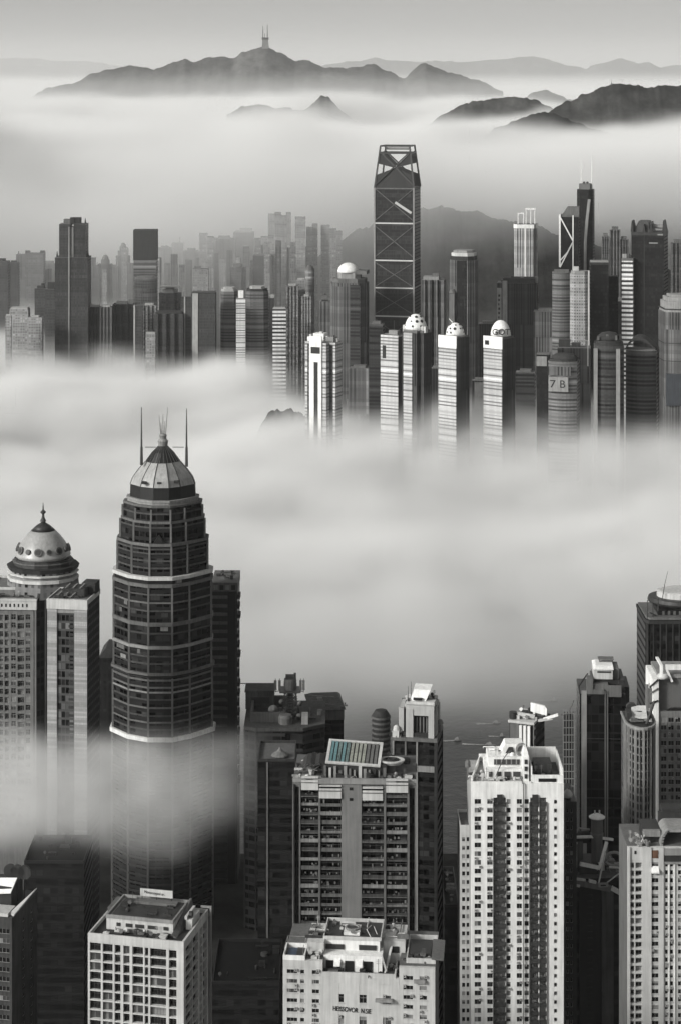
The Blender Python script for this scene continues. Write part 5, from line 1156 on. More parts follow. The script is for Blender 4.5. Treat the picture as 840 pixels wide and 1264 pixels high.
mb = MB(); mb.prism([(-t.w * .44, yf + 1), (t.w * .5, yf + 1), (t.w * .5, t.dp * .4), (-t.w * .44, t.dp * .4)], t.zt, t.zt + 12, [(-t.w * .1, yf + 2), (t.w * .5, yf + 2), (t.w * .5, t.dp * .4), (-t.w * .1, t.dp * .4)]); t.part('slanted_roof', mb, CONC)
t = T('skyscraper', 'white ribbed tower with an open frame on its flat top above the podium tower', 634, 665, 277, 2480, fm('palerib'), 'cham', 8, .8, n=.18, crown=[('para', 1.06, 5, WHITE)])
mb = MB()
for x in (-t.w * .34, -t.w * .1): mb.box(x - .5, x + .5, -3, -2, t.zt, t.zt + 12)
mb.box(-t.w * .36, -t.w * .08, -3, -2, t.zt + 12, t.zt + 13)
for x in (-.0, .2, .38): mb.box(t.w * x, t.w * x + .9, -6, -5, t.zt, t.zt + 17)
t.part('roof_frame', mb, WSTEEL)
mb = MB(); mb.prism([(-t.w * .02, -6.5), (t.w * .44, -6.5), (t.w * .44, 4), (-t.w * .02, 4)], t.zt + 17, t.zt + 18.5); t.part('frame_roof', mb, WSTEEL)
mb = MB(); mb.box(-.8, .8, -t.dp / 2 - .8, -t.dp / 2 + .2, t.Z(345), t.zt); t.part('fin', mb, WSTEEL)
mb = MB(); mb.box(t.w * .36, t.w * .36 + 2, -t.dp / 2 - .4, -t.dp / 2 + 2, t.Z(345), t.zt); t.part('fin', mb, MIDC)
t = T('skyscraper', 'dark ribbed podium tower with tall pale sign strip under the white ribbed tower', 613, 666, 350, 2420, fm('darkrib'), 'box', 8, .6, crown=[('box', .8, 6, .05, MIDC), ('fin', -.3, 6, 3, PALE)])
mb = MB(); x = -t.w * .44; mb.box(x - 2.6, x + 2.6, -t.dp / 2 - .9, -t.dp / 2 + .2, t.Z(440), t.Z(356)); t.part('sign_strip', mb, PALE)
for i in range(9):
    mb = MB(); z = t.Z(364 + i * 5.4); mb.box(x - 1.1, x + 1.1 - (i % 3) * .5, -t.dp / 2 - 1.1, -t.dp / 2 - .85, z - 2.6, z); t.part('sign_glyph', mb, INK)
for i in range(8):
    mb = MB(); x = t.w * (-.4 + i * .12); mb.box(x, x + 3.5, -6 + i % 3, 0, t.zt, t.zt + 3 + (i * 7 % 5)); t.part('roof_unit', mb, (DARK, PALE, MIDC)[i % 3])
t = T('skyscraper', 'tall grey tower with bright rounded top right of the braced tower', 553, 593, 322, 2250, fm('greyrib'), 'cham', 18, .9, crown=[('step', .93, 5, MIDC), ('step', .88, 4, OFFW), ('step', .74, 3, PALE)])
mb = MB(); mb.box(-t.w * .16, t.w * .2, -t.dp / 2 - .7, -t.dp / 2 + .2, 0, t.Z(322)); t.part('glass_strip', mb, fm('black'))
mb = MB(); mb.box(-t.w * .42, -t.w * .22, -t.dp / 2 - 4, -t.dp / 2 - .4, 0, t.Z(362)); mb.lathe([(4.2, t.Z(362)), (2, t.Z(358))], 12, -t.w * .32, -t.dp / 2 - 1); t.part('annex', mb, CONC)
t = T('skyscraper', 'pale hazy tower with stepped roof just right of the braced tower', 520, 551, 346, 2500, fm('greyrib'), 'comb', 10, .8, crown=[('box', .7, 4, -.1, PALE), ('box', .3, 8, .1, CONC)])
t = T('skyscraper', 'grey tower with big smooth white dome left of the braced tower', 406, 457, 350, 2250, fm('greyrib'), 'cham', 10, .8, crown=[('step', .9, 5, CONC), ('step', .62, 7, PALE), ('dome', .6, 12, -.04, WHITE)])
mb = MB(); mb.box(t.w * .08, t.w * .36, -t.dp / 2 - .6, -t.dp / 2 + .3, 0, t.Z(352)); t.part('dark_bay', mb, fm('darkband'))
mb = MB(); mb.box(t.w * .2, t.w * .5, -t.dp * .3, t.dp * .3, t.zt + 9, t.zt + 13); t.part('roof_slab', mb, CONC)
t = T('skyscraper', 'hazy slender block with small roof hut left of the white domed tower', 394, 408, 372, 2300, fm('hazyrib'), 'box', 0, .8, crown=[('box', .5, 7, 0, CONC), ('pyr', .6, 10, MIDC)])
t = T('skyscraper', 'horizontally banded grey tower beside the podium tower', 681, 706, 337, 2150, fm('greyband'), 'bow', 6, .9, crown=[('box', .8, 3, 0, CONC)])
t = T('skyscraper', 'pale grid tower with rounded shoulders next to the banded grey tower', 703, 729, 338, 2120, fm('palegrid'), 'cham', 6, .9, crown=[('step', .9, 3, PALE), ('box', .3, 5, -.2, OFFW)])
mb = MB(); mb.box(t.w * .42, t.w * .5, -t.dp / 2 - .8, -t.dp / 2 + .4, 0, t.Z(334)); t.part('white_edge', mb, OFFW)
t = T('skyscraper', 'black flat topped box tower with thin pale roof edge', 728, 752, 324, 2180, fm('black'), 'box', 4, .9, crown=[('para', 1.02, 3, DARK), ('box', .96, 1.5, 0, PALE)])
t = T('skyscraper', 'lower black block attached right of the flat topped black tower', 750, 763, 341, 2200, fm('black'), 'box', 4, 1.2)
t = T('skyscraper', 'tower with white ladder striped front below the big black tower', 767, 783, 322, 2150, fm('ladder'), 'box', 14, .8, crown=[('box', 1.05, 3, 0, CONC), ('box', .4, 8, -.3, PALE)])
t = T('skyscraper', 'big black tower with horned roof at the right of the skyline', 780, 829, 287, 2150, fm('black'), 'box', 16, .9, crown=[('para', 1.02, 4, DARK)])
for i, (a, h) in enumerate(((-.48, 14), (-.12, 10), (.1, 13), (.48, 15))):
    mb = MB(); mb.prism([(t.w * a - 1.6, -t.dp / 2), (t.w * a + 1.6, -t.dp / 2), (t.w * a + 1.6, t.dp * .3), (t.w * a - 1.6, t.dp * .3)], t.zt, t.zt + h * t.s, [(t.w * a - .4, -t.dp / 2), (t.w * a + .4, -t.dp / 2), (t.w * a + .4, 0), (t.w * a - .4, 0)]); t.part('roof_horn', mb, DARK)
mb = MB(); mb.prism([(-t.w * .46, -t.dp * .4), (t.w * .05, -t.dp * .4), (t.w * .05, t.dp * .4), (-t.w * .46, t.dp * .4)], t.zt, t.zt + 11, [(-t.w * .3, -t.dp * .3), (t.w * .0, -t.dp * .3), (t.w * .0, t.dp * .3), (-t.w * .3, t.dp * .3)]); t.part('roof_hump', mb, DARK)
mb = MB(); mb.tube((t.w * .06, -t.dp * .2, t.zt + 6), (t.w * .46, -t.dp * .2, t.zt + 5), 2.2, 8); t.part('roof_duct', mb, PALE)
mb = MB(); mb.box(t.w * .3, t.w * .46, -t.dp / 2 - .7, -t.dp / 2, t.zt - 3, t.zt - 1.5); mb.box(t.w * .04, t.w * .3, -t.dp / 2 - .5, -t.dp / 2, t.Z(301), t.Z(299.5)); t.part('ledge', mb, PALE)
mb = MB(); mb.box(-t.w * .12, -t.w * .1, -t.dp / 2 - .3, -t.dp / 2 + .1, 0, t.zt); t.part('seam', mb, MIDC)
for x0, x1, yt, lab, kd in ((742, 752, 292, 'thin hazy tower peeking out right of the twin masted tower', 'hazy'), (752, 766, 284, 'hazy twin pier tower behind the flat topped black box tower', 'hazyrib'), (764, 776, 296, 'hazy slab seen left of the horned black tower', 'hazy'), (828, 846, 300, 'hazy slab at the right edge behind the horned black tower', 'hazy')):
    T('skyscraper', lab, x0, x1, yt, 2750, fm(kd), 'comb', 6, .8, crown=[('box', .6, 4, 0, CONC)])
t = T('skyscraper', 'smooth pale round shouldered tower cut by the right edge of the skyline', 818, 880, 386, 1860, fm('greyrib'), 'bow', -4, .7, crown=[('step', .97, 4, PALE), ('step', .93, 9, PALE), ('step', .84, 5, PALE), ('step', .7, 3, PALE)])
for py in (382, 424, 446):
    mb = MB(); mb.prism(scaled(t.poly, 1.01), t.Z(py + 1), t.Z(py)); t.part('floor_line', mb, MIDC)
mb = MB(); mb.box(-t.w * .47, t.w * .2, -t.dp * .4 - .6 - 2, -t.dp * .3, t.Z(501), t.Z(462)); t.part('blue_glass_bay', mb, plain('slate_blue_glass', .06, rgb=(.055, .06, .068), rough=.4))

# --- front row rising straight out of the fog
def front(t, frac, mat, y1=0, name='pale_front'):
    mb = MB(); mb.box(-t.w / 2 - .2, -t.w / 2 + t.w * frac, -t.dp / 2 - .7, -t.dp / 2 + .2, 0, t.zt - .5); return t.part(name, mb, mat)
def spotted_dome(t, dx, r, h, zoff, seed, tx=None):
    m = WHITE; mb = MB(); mb.sm = True; z = t.zt + zoff
    mb.lathe([(r * math.cos(a * math.pi / 18), z + h * math.sin(a * math.pi / 18)) for a in range(9)], 24, dx, 0); o = t.part('dome', mb, m)
    rg = random.Random(seed)
    for row, n in ((.25, 12), (.6, 9), (1.0, 6)):
        for i in range(n):
            if rg.random() < .25: continue
            a = 2 * math.pi * (i + row + rg.uniform(-.25, .25)) / n; c = math.cos(row); nrm = Vector((math.cos(a) * c / r, math.sin(a) * c / r, math.sin(row) / h)).normalized()
            p = Vector((dx + r * c * math.cos(a), r * c * math.sin(a), z + h * math.sin(row))); mb = MB(); mb.tube(p - nrm * .4, p + nrm * .25, r * rg.uniform(.07, .17), 8); t.part('dome_porthole', mb, DARK, o)
    mb = MB(); mb.lathe([(r * 1.05, z - 1.2), (r * 1.12, z - .3), (r * 1.02, z + .2)], 24, dx, 0); t.part('dome_rim', mb, PALE, o)
    return o
t = T('apartment_tower', 'brilliant white clustered tower standing in the fog near the skyline centre', 373, 425, 424, 1950, fm('whiteband'), 'cross', 24, .85, n=.22, crown=[('box', .34, 10, -.1, WHITE), ('box', .25, 6, .25, PALE), ('box', .22, 8, -.32, OFFW)])
mb = MB(); mb.box(-t.w * .25, t.w * .14, -t.dp / 2 - 1.5, -t.dp / 2 + .2, 0, t.zt + 6); t.part('white_shaft', mb, WHITE)
mb = MB(); mb.box(-t.w * .1, t.w * .03, -t.dp / 2 - 1.7, -t.dp / 2 - 1.45, 0, t.zt - 18); mb.box(-t.w * .2, t.w * .1, -t.dp / 2 - 1.7, -t.dp / 2 - 1.45, t.zt - 10, t.zt - 4); t.part('recess', mb, MIDC)
for i, (a, hh) in enumerate(((-.42, 4), (-.3, 7), (-.05, 9), (.12, 5), (.3, 6), (.42, 3))):
    mb = MB(); mb.box(t.w * a - 1.3, t.w * a + 1.3, -5 + i, -2 + i, t.zt, t.zt + hh); t.part('roof_unit', mb, (WHITE, CONC, OFFW)[i % 3])
for sx in (-1, 1):
    mb = MB(); mb.box(sx * t.w * .36 - 1.6, sx * t.w * .36 + 1.6, -t.dp * .28 - .6, -t.dp * .28 + .2, 0, t.zt - 2); t.part('dark_bay', mb, fm('darkband'))
t = T('apartment_tower', 'flat topped pale slab half hidden beside the spotted domed tower', 470, 499, 414, 1960, fm('darkrib'), 'box', 28, .7, crown=[('box', .5, 5, .1, PALE), ('para', 1.04, 2, OFFW)])
front(t, 1.0, fm('whiteband')); mb = MB(); mb.box(-t.w * .4, -t.w * .2, -t.dp / 2 - .9, -t.dp / 2 - .65, t.zt - 22, t.zt - 10); t.part('recess', mb, BLACK)
t = T('apartment_tower', 'domed tower with the largest spotted white dome, half sunk in fog', 493, 536, 412, 1930, fm('darkrib'), 'cross', 34, .95, n=.2, crown=[('step', .92, 3, CONC)])
mb = MB(); mb.box(-t.w * .3, t.w * .1, -t.dp / 2 - .8, -t.dp / 2 + .2, 0, t.zt); t.part('pale_front', mb, fm('whiteband')); spotted_dome(t, -1, t.w * .43, 14, 2.5, 1)
for a in (-.45, .4, .47):
    mb = MB(); mb.box(t.w * a - 1.5, t.w * a + 1.5, -5, -1, t.zt, t.zt + 6); t.part('roof_unit', mb, OFFW)
t = T('apartment_tower', 'domed tower with pale striped face and small ribbed dome left of the lettered dome', 542, 580, 418, 1900, fm('darkrib'), 'box', 40, .95, crown=[('step', .9, 2, CONC)])
front(t, .98, fm('whiteband')); mb = MB(); mb.box(-t.w / 2 - .3, t.w / 2, -t.dp / 2 - .9, -t.dp / 2 + .2, t.zt - 9, t.zt + 2); t.part('attic', mb, WHITE); spotted_dome(t, 1, t.w * .42, 11, 2, 2)
mb = MB(); mb.bar((-2, 0, t.zt + 13), (-6, 0, t.zt + 16), .5); t.part('aerial', mb, WHITE)
t = T('apartment_tower', 'domed tower carrying dark lettering across its white dome', 598, 637, 419, 1900, fm('darkrib'), 'box', 40, .95, crown=[('step', .9, 2, CONC)])
front(t, .98, fm('whiteband')); mb = MB(); mb.box(-t.w / 2 - .3, t.w / 2, -t.dp / 2 - .9, -t.dp / 2 + .2, t.zt - 9, t.zt + 2); o = t.part('attic', mb, WHITE); mb = MB(); mb.box(-t.w * .42, -t.w * .2, -t.dp / 2 - 1.1, -t.dp / 2 - .85, t.zt - 6, t.zt - 2); t.part('attic_window', mb, BLACK)
mb = MB(); mb.sm = True; mb.lathe([(t.w * .44 * math.cos(a * math.pi / 18), t.zt + 2 + 14 * math.sin(a * math.pi / 18)) for a in range(9)], 28, 1, 0); dm = t.part('dome', mb, WHITE)
text('lettering', 'GOT', 7.5, INK, t.root, (1 + t.w * .45 * math.sin(R(38)), -t.w * .45 * math.cos(R(38)), t.zt + 6), (math.pi / 2, 0, R(40)), 1.0, .9)
t = T('skyscraper', 'sign topped curved tower with banded floors in front of the right cluster', 676, 718, 449, 1850, fm('greyband'), 'bow', 14, .85, crown=[('step', 1.03, 1.5, CONC), ('step', .9, 2.5, MIDC)])
mb = MB(); mb.box(-t.w * .46, t.w * .22, -t.dp / 2 - 1.2, -t.dp / 2 + 1.5, t.Z(484), t.Z(466)); sb = t.part('sign_panel', mb, PALE)
text('lettering', '7', 9.5, INK, t.root, (-t.w * .32, -t.dp / 2 - 1.3, t.Z(475)), (math.pi / 2, 0, 0), 1.2, .15); text('lettering', 'B', 9.5, INK, t.root, (t.w * .02, -t.dp / 2 - 1.3, t.Z(475)), (math.pi / 2, 0, 0), 1.0, .15)
mb = MB(); mb.sm = True; mb.loft([[(t.w * .48 * r * math.cos(2 * math.pi * i / 28) + 1, t.dp * .42 * r * math.sin(2 * math.pi * i / 28), t.zt + z) for i in range(28)] for r, z in ((.96, 2), (1, 4), (.7, 7), (.2, 8))]); t.part('curved_roof', mb, MIDC)
mb = MB(); mb.box(-t.w * .5, t.w * .3, -t.dp / 2 - 1.0, -t.dp / 2 + 1.5, t.Z(464), t.Z(453)); t.part('attic_grille', mb, fm('greyrib'))
t = T('skyscraper', 'slim dark tower with pale plate on top left of the sign topped tower', 662, 680, 438, 1900, fm('black'), 'box', 10, 1, crown=[('box', 1.02, 1.4, 0, CONC)])
mb = MB(); mb.box(-t.w / 2 - .2, t.w * .3, -t.dp / 2 - .8, -t.dp / 2 + .2, t.Z(452), t.Z(440)); t.part('pale_plate', mb, PALE)
t = T('skyscraper', 'dark block with frames on its roof rising behind the sign topped tower', 688, 732, 430, 1950, fm('darkrib'), 'box', 8, .7, crown=[('box', .35, 9, -.3, DARK), ('box', .28, 5, .05, MIDC)])
mb = MB(); mb.bar((t.w * .1, -t.dp / 2, t.zt + 7), (t.w * .42, -t.dp / 2, t.zt + 7), 1); mb.bar((t.w * .42, -t.dp / 2, t.zt + 7), (t.w * .42, -t.dp / 2, t.Z(452)), 1); t.part('roof_frame', mb, PALE)
t = T('skyscraper', 'rounded dark tower with two pale full height piers and domed plant room', 733, 773, 428, 1860, fm('darkband'), 'bow', 6, .9, crown=[('step', .96, 3, MIDC), ('step', .84, 3, MIDC), ('step', .6, 3, CONC)])
for x in (-t.w * .47, t.w * .28):
    mb = MB(); mb.box(x - 1.2, x + 2.2, -t.dp / 2 - .8, -t.dp / 2 + t.dp * .2, 0, t.zt - 2); t.part('pier', mb, PALE)
mb = MB(); mb.sm = True; mb.loft([[(t.w * .4 * r * math.cos(2 * math.pi * i / 24), t.dp * .35 * r * math.sin(2 * math.pi * i / 24), t.zt + z) for i in range(24)] for r, z in ((1, 4), (.95, 8), (.6, 11), (.1, 12))]); t.part('plant_dome', mb, MIDC)
for i in range(6):
    mb = MB(); x = t.w * (-.4 + i * .15); mb.box(x, x + 2, -t.dp * .3, -t.dp * .2, t.zt + 5, t.zt + 8 + i % 3); t.part('roof_unit', mb, (CONC, MIDC)[i % 2])
t = T('skyscraper', 'curved banded dark tower under a sweeping shell roof by the right edge', 772, 817, 434, 1880, fm('darkband'), 'bow', 14, .85, crown=[('step', 1.02, 1.2, PALE)])
mb = MB(); n = 10
mb.loft([[(t.w * (-.5 + i / n), -t.dp * .5 + (1 if k in (0, 3) else t.dp * .9) - 1, t.zt + 2 + 11 * math.sin(math.pi * (i / n) ** .8) * (1 if k < 2 else .8) - (0 if k < 2 else 1.2)) for k in range(4)] for i in range(n + 1)]); t.part('shell_roof', mb, MIDC)
for x0, x1, yt, d, lab, kd in ((636, 662, 460, 2050, 'low dark hazy block between the lettered dome and the sign topped tower', 'darkband'), (582, 600, 470, 2050, 'narrow dark block sunk in fog between the two right domed towers', 'darkrib'), (455, 474, 400, 2100, 'dark slab filling the gap below the braced tower', 'darkband'),
                           (430, 458, 455, 2150, 'hazy slab low in the fog right of the clustered white tower', 'hazyrib'), (530, 548, 455, 2080, 'dark slab between the spotted dome and the ribbed dome', 'darkrib'), (658, 690, 385, 2300, 'plain grey slab behind the pale plated slim tower', 'greyrib'),
                           (590, 614, 400, 2420, 'plain dark slab rising left of the tall sign strip', 'darkrib'), (752, 782, 372, 2280, 'plain black slab behind the two pale piers', 'black')):
    t = T('skyscraper', lab, x0, x1, yt, d, fm(kd), 'box', 8, .8, crown=[('box', .6, 3, 0, CONC)])
    if x0 == 582:
        mb = MB(); mb.box(-t.w * .3, t.w * .4, -t.dp / 2 - .6, -t.dp / 2, t.Z(460 + 45), t.Z(460 + 12)); t.part('grey_panel', mb, CONC)

# ================================================================== hazy city on the left
L = 2620
t = T('skyscraper', 'twin shouldered dark tower, the tallest of the hazy city on the left', 68, 109, 318, L, fm('greyrib'), 'box', 5, .8, crown=[])if 0 else T('skyscraper*', 'twin shouldered dark tower, the tallest of the hazy city on the left', 68, 109, 318, L, fm('hazydark'), 'box', 0, .8)
mb = MB(); mb.box(t.X(72.5), t.X(86), -t.dp * .35, t.dp * .4, t.zt, t.Z(277)); t.part('shaft', mb, fm('hazydark'))
mb = MB(); mb.box(t.X(90.5), t.X(106), -t.dp * .4, t.dp * .4, t.zt, t.Z(277)); t.part('shaft', mb, fm('hazydark'))
mb = MB(); mb.box(t.X(86), t.X(90.5), -t.dp * .3, t.dp * .4, t.zt, t.Z(281)); t.part('pale_joint', mb, PALE)
mb = MB(); mb.box(t.X(84.6), t.X(86.2), -t.dp / 2 - .9, -t.dp / 2 + .3, 0, t.Z(280)); t.part('pier', mb, PALE)
mb = MB(); mb.box(t.X(86.2), t.X(108), -t.dp / 2 - .5, -t.dp / 2, t.Z(344.5), t.Z(343.5)); t.part('floor_line', mb, MIDC)
for x0, x1, y in ((77, 85, 271.5), (85, 98, 269.5)):
    mb = MB(); mb.box(t.X(x0), t.X(x1), -3, 8, t.Z(278), t.Z(y)); t.part('penthouse', mb, MIDC if x0 > 80 else CONC)
for x0 in (69, 107.5, 90, 104):
    mb = MB(); z = t.zt if x0 in (69, 107.5) else t.Z(277); mb.prism([(t.X(x0) - 1, -4), (t.X(x0) + 1, -4), (t.X(x0) + 1, 0), (t.X(x0) - 1, 0)], z, z + 7, [(t.X(x0) - .2, -4), (t.X(x0) + .2, -4), (t.X(x0) + .2, -3), (t.X(x0) - .2, -3)]); t.part('pinnacle', mb, MIDC)
t = T('skyscraper', 'dark square capped tower standing out above the hazy city', 165, 193, 321, 2760, fm('hazyband'), 'box', 0, .8, crown=[('box', 1.03, 37, 0, plain('dark_cap', .03))])
PALEH = plain('hazy_pale_top', .35, dirt=.3)
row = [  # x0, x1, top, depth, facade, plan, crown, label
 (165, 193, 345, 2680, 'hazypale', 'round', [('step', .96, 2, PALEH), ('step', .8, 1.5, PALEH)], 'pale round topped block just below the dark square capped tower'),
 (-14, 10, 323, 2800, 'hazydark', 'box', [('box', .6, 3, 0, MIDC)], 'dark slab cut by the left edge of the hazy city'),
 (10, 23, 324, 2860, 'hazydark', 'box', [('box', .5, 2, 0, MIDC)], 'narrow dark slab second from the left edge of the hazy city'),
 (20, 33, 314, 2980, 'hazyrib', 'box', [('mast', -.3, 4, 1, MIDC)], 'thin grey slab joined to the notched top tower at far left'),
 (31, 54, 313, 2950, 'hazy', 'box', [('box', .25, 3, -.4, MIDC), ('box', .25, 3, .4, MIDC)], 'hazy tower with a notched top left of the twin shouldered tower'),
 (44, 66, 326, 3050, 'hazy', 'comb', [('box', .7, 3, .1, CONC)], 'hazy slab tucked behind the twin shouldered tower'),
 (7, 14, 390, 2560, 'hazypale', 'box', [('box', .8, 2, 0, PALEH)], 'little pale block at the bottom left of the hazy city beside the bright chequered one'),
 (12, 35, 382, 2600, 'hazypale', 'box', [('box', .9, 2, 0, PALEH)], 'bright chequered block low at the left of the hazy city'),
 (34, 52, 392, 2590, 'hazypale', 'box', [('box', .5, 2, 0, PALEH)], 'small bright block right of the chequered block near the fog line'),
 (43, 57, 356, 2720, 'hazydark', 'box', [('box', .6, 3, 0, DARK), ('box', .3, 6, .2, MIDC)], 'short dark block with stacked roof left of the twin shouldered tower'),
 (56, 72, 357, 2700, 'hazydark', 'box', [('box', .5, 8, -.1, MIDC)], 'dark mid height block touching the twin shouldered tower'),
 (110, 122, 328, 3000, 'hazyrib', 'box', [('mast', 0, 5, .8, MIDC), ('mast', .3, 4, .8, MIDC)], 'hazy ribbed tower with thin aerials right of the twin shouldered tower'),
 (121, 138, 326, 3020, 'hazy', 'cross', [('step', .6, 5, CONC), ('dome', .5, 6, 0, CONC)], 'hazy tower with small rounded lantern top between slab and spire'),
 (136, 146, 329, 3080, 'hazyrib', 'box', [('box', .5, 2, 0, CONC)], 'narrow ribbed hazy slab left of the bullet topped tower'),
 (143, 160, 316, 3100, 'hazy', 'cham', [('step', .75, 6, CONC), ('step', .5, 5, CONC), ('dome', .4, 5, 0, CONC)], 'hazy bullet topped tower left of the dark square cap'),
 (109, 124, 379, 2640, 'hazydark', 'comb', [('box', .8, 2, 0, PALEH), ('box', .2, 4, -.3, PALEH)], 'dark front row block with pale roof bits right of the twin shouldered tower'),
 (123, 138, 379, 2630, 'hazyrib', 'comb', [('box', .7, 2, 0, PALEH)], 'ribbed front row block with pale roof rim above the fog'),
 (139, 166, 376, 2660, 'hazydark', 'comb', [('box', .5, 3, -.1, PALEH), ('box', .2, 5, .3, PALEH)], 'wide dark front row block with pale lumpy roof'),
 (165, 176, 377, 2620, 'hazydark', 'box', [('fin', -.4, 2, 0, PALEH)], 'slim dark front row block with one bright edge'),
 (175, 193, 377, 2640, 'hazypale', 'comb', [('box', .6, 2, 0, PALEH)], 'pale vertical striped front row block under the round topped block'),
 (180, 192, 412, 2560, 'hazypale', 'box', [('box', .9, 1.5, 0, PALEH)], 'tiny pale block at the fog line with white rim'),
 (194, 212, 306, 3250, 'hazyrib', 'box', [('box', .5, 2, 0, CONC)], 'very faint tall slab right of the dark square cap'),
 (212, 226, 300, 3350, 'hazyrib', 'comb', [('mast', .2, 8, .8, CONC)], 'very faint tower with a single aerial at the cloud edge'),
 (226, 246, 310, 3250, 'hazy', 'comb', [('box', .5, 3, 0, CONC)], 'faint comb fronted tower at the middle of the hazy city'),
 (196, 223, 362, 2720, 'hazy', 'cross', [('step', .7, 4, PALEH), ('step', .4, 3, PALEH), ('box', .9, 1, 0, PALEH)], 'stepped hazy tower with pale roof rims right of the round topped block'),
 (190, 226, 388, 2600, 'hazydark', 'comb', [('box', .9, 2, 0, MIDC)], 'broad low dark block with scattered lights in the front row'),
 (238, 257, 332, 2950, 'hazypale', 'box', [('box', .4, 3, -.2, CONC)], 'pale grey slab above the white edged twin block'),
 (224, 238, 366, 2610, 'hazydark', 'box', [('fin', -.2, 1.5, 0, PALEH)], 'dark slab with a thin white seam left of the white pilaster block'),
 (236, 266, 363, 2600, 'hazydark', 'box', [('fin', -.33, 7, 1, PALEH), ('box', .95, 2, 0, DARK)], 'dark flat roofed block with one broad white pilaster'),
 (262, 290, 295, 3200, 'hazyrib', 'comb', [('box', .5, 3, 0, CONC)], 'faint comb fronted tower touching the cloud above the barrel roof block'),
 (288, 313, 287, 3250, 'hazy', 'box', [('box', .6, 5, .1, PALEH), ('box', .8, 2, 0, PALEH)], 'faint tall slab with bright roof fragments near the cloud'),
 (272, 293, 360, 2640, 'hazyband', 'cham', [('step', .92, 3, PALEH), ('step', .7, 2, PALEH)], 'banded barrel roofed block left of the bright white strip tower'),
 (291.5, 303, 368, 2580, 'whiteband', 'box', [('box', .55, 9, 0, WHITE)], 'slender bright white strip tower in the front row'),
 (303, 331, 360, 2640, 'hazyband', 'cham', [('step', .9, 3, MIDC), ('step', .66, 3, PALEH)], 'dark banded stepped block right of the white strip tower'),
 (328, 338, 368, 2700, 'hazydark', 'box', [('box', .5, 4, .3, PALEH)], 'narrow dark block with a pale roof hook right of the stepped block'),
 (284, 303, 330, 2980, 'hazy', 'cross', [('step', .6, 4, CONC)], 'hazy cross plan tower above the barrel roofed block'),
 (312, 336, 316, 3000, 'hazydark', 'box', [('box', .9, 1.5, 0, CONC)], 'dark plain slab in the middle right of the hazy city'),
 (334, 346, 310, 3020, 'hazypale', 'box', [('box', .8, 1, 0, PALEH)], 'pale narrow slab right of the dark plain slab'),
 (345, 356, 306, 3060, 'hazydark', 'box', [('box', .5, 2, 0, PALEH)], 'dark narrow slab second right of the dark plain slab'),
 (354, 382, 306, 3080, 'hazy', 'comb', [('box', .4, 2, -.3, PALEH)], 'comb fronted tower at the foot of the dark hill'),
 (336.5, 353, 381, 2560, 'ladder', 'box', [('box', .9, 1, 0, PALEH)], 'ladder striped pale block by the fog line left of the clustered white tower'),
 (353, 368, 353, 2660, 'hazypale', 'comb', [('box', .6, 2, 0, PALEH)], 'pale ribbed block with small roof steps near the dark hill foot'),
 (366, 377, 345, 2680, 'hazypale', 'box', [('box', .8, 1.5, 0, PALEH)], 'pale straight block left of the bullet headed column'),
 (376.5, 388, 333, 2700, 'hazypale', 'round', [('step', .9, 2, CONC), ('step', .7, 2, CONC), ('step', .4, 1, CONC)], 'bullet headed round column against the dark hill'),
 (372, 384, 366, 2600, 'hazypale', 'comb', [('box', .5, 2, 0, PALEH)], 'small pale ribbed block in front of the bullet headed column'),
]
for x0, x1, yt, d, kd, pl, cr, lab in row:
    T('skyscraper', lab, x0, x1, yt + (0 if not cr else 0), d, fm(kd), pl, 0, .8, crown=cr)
rg = random.Random(77)
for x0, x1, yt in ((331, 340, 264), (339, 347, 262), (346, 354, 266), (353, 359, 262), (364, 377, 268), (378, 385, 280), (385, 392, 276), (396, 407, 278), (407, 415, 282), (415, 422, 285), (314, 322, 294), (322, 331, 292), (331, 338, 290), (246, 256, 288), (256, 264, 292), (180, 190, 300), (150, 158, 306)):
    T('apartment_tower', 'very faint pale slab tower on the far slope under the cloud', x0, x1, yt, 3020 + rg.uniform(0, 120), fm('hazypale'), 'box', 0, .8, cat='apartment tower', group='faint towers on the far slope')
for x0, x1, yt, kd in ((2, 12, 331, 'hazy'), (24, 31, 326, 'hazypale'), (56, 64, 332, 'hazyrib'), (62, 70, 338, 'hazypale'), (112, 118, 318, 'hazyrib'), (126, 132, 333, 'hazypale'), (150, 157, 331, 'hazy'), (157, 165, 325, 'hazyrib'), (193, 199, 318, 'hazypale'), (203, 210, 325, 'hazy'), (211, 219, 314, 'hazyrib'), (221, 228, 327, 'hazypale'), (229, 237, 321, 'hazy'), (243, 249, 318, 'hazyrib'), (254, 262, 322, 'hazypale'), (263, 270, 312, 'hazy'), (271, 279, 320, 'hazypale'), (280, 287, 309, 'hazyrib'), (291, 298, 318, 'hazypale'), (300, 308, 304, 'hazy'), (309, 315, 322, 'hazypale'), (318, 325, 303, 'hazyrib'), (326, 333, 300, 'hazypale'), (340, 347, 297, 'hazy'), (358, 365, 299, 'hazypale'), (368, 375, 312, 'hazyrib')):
    T('apartment_tower', 'thin misty grey tower crowded into the back rows of the left city', x0, x1, yt, 2960 + rg.uniform(0, 180), fm(kd), rg.choice(('box', 'comb', 'cross')), 0, .9, cat='apartment tower', group='thin towers in the back rows of the left city')
